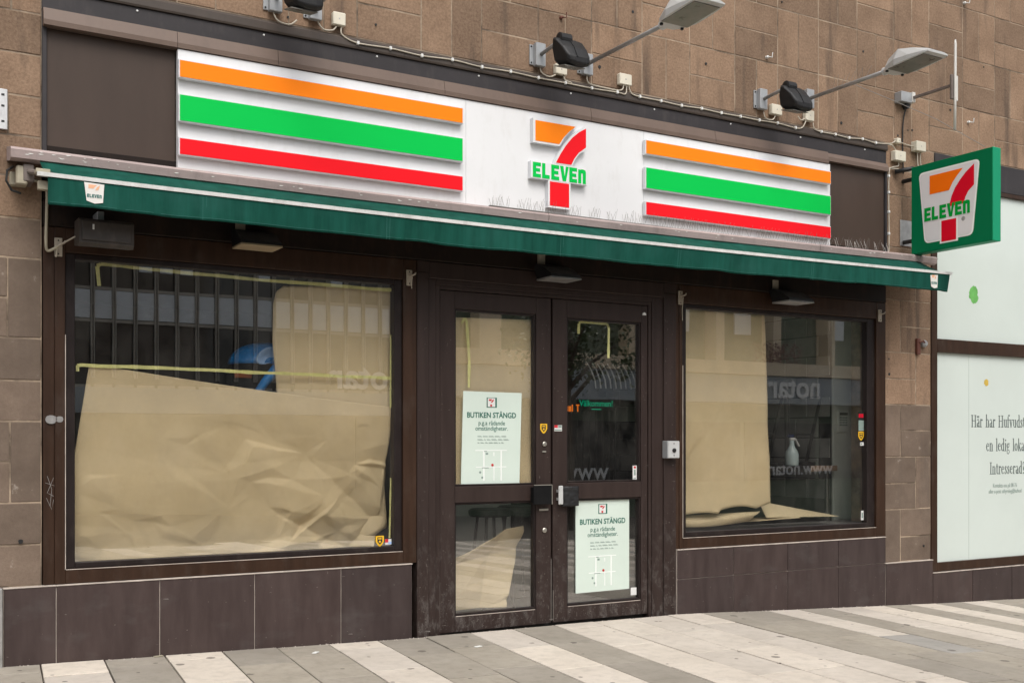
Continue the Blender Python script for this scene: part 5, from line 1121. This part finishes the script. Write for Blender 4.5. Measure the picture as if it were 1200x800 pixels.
m = MB(); m.tube([(2.56, .19, 2.03), (2.45, .18, 1.99), (2.37, .18, 1.90), (2.29, .19, 1.78), (2.25, .20, 1.66)], [.040, .040, .030, .024, .022], 10); m.build('arm', 'toy_blue', bc, smooth=True)
p_ = MB().lathe([(.001, .0), (.05, -.004), (.062, -.012), (.062, .0)], (2.40, .215, 2.085), 'y', 20); p_.xform(lambda v: Vector((2.40+(v.x-2.40)*1.25+(v.z-2.085)*.25, v.y, 2.085+(v.z-2.085)*.95+(v.x-2.40)*.3))); p_.build('pale_disc', 'toy_pale', bc, smooth=True)
MB().box(2.215, 2.335, .335, .359, 1.935, 1.985, c=.006).build('orange_trim', 'orange_dull', bc)
MB().box(2.17, 2.72, .36, .60, 1.25, 2.03, c=.03).build('body', 'chair_black', bc)

# ------------------------------------------------------------------ across the street (behind the camera, mirrored in the panes)
YF = -20.0
ob = thing('opposite_building', (12, YF, .5), 'building across the street, dark glazed bays and pale columns, seen only mirrored in the glass', 'building')
m = MB(); m.box(-6, 13.2, YF-6, YF-.25, -.5, 9.0); m.build('dark_wing', 'far_dark', ob)
m = MB(); m.box(13.2, 46, YF-6, YF-.25, -2, 8.6); m.build('pale_wing', 'far_green', ob)
sp_me = MB().box(-.19, .19, -.03, .03, 0, .66).data('spandrel', 'far_sky_pale', (0, 0, 0)); gl_me = MB().box(-.17, .17, -.02, .02, 0, 1.5).data('pane', 'far_glass', (0, 0, 0)); fin_me = MB().box(-.042, -.020, -.10, .0, 0, 5.9).box(.020, .042, -.10, .0, 0, 5.9).box(-.02, .02, -.10, -.06, 0, 5.9).data('fin', 'far_fin', (0, 0, 0))
for i in range(38):
    x = -5.4+i*.485
    place('fin', fin_me, (x, YF-.1, 3.0), ob)
    for z in (4.40, 7.0): place('spandrel', sp_me, (x+.2425, YF-.2, z), ob)
    for z in (5.15, 2.85): place('pane', gl_me, (x+.2425, YF-.22, z), ob)
bl_me = MB().box(-.15, .15, -.01, .01, 0, 1.1).data('sky_patch', 'far_sky_pale', (0, 0, 0))
for i in (23, 24, 25, 29, 33): place('sky_patch', bl_me, (-5.4+i*.485+.2425, YF-.19, 5.55), ob)  # pale plates added over upper panes to imitate bright patches of reflected sky
sl_me = MB().box(-.2, .2, -.02, .02, 0, .07).data('sill', 'far_fin', (0, 0, 0))
for i in range(38):
    for z in (4.31, 5.07, 2.78): place('sill', sl_me, (-5.4+i*.485+.2425, YF-.18, z), ob)
m = MB(); m.box(-6, 13.2, YF-.24, YF+.05, 2.2, 2.78); m.build('sign_band', 'far_band', ob); m = MB(); m.box(13.2, 46, YF-.24, YF+.6, 2.75, 3.62); m.build('sign_band', 'far_band', ob)
m = MB()
for x in (21.1, 23.5, 25.95, 28.4, 30.85, 33.3, 35.7): m.box(x-.17, x+.17, YF-.24, YF+.3, 3.9, 7.6)
for x in (15.2, 20.3): m.box(x-.35, x+.35, YF-.24, YF+.3, 3.64, 7.6)
m.build('column', 'far_pale', ob); MB().box(13.2, 46, YF-.24, YF+.7, 3.64, 4.05).build('balcony_edge', 'far_pale', ob); MB().box(13.2, 46, YF-.24, YF+.5, 7.6, 8.3).build('cornice', 'far_pale', ob)
wn = MB().box(-.36, .36, -.03, .03, 0, 1.3).data('window', 'far_sky_pale', (0, 0, 0))
for x in (13.9, 17.6, 22.3, 24.9, 29.15, 31.9, 34.5): place('window', wn, (x, YF-.22, 5.0), ob)
sh = MB().box(-1.6, 1.6, -.02, .02, 0, 1.9).data('shop_pane', 'far_glass', (0, 0, 0))
for i in range(14): place('shop_pane', sh, (-4+i*3.4, YF-.23, .25), ob)
def far_text(s, x, z, size, bold): lettering(ftx, s, x, YF+.62 if x > 14 else YF+.08, z, size, 'LEFT', 1.0, bold, .03, flip=True)
ftx = MB(); far_text('notar', 27.55, 2.95, 1.05, .02); far_text('notar', 12.65, 2.9, .95, .02); far_text('notar', 32.4, 2.95, 1.0, .02); far_text('www.notar', 28.1, .45, .62, .0); far_text('www', 18.95, .42, .75, .0); ftx.build('shop_lettering', 'far_white', ob)
m = MB(); r3 = random.Random(3)
for i in range(420):
    x = r3.uniform(24.8, 26.8); z = r3.uniform(4.0, 4.65); y = YF+.45+r3.uniform(-.15, .15); a = r3.uniform(0, 6.3); s = .06
    m.add([(x, y, z), (x+s*math.cos(a), y+s*.5, z+s*math.sin(a)), (x+s*.7*math.cos(a+1.2), y-s*.4, z+s*.9*math.sin(a+1.2)+.05)], [(0, 1, 2)])
m.box(24.8, 26.8, YF+.25, YF+.65, 3.82, 4.02)
tag(m.build('planter_shrub', 'heather'), 'reddish heather in a planter on the balcony across the street', 'plant')
tr = thing('street_tree', (13.0, -13.0, -.2), 'leafy street tree across the road, mirrored in the right door pane', 'tree')
tx, ty = 13.3, -13.0
MB().tube([(tx, ty, -.6), (tx+.05, ty, 1.2), (tx-.05, ty+.05, 2.4), (tx+.1, ty, 3.6), (tx, ty, 4.8)], [.16, .13, .11, .08, .04], 9).build('trunk', 'bark', tr, smooth=True)
m = MB()
for a in range(7):
    an_ = a*.9; m.tube([(tx, ty, 2.3+a*.3), (tx+.6*math.cos(an_), ty+.6*math.sin(an_), 2.9+a*.33), (tx+1.1*math.cos(an_), ty+1.1*math.sin(an_), 3.2+a*.36)], [.06, .04, .015], 6)
m.build('limb', 'bark', tr)
m = MB(); r4 = random.Random(8)
cl = [(r4.gauss(0, .75), r4.gauss(0, .75), 3.9+r4.uniform(-1.1, 1.9)) for i in range(34)]
for (a, bb, c_) in cl:
    for k in range(70):
        p = Vector((tx+a+r4.gauss(0, .26), ty+bb+r4.gauss(0, .26), c_+r4.gauss(0, .24))); d = Vector((r4.gauss(0, 1), r4.gauss(0, 1), r4.gauss(0, 1))).normalized(); e = d.orthogonal().normalized()
        m.add([p-d*.06, p+e*.032, p+d*.06, p-e*.032], [(0, 1, 2, 3)])
m.build('crown', 'leaf', tr)
print('slabs', nslab, 'objects', len(bpy.data.objects))
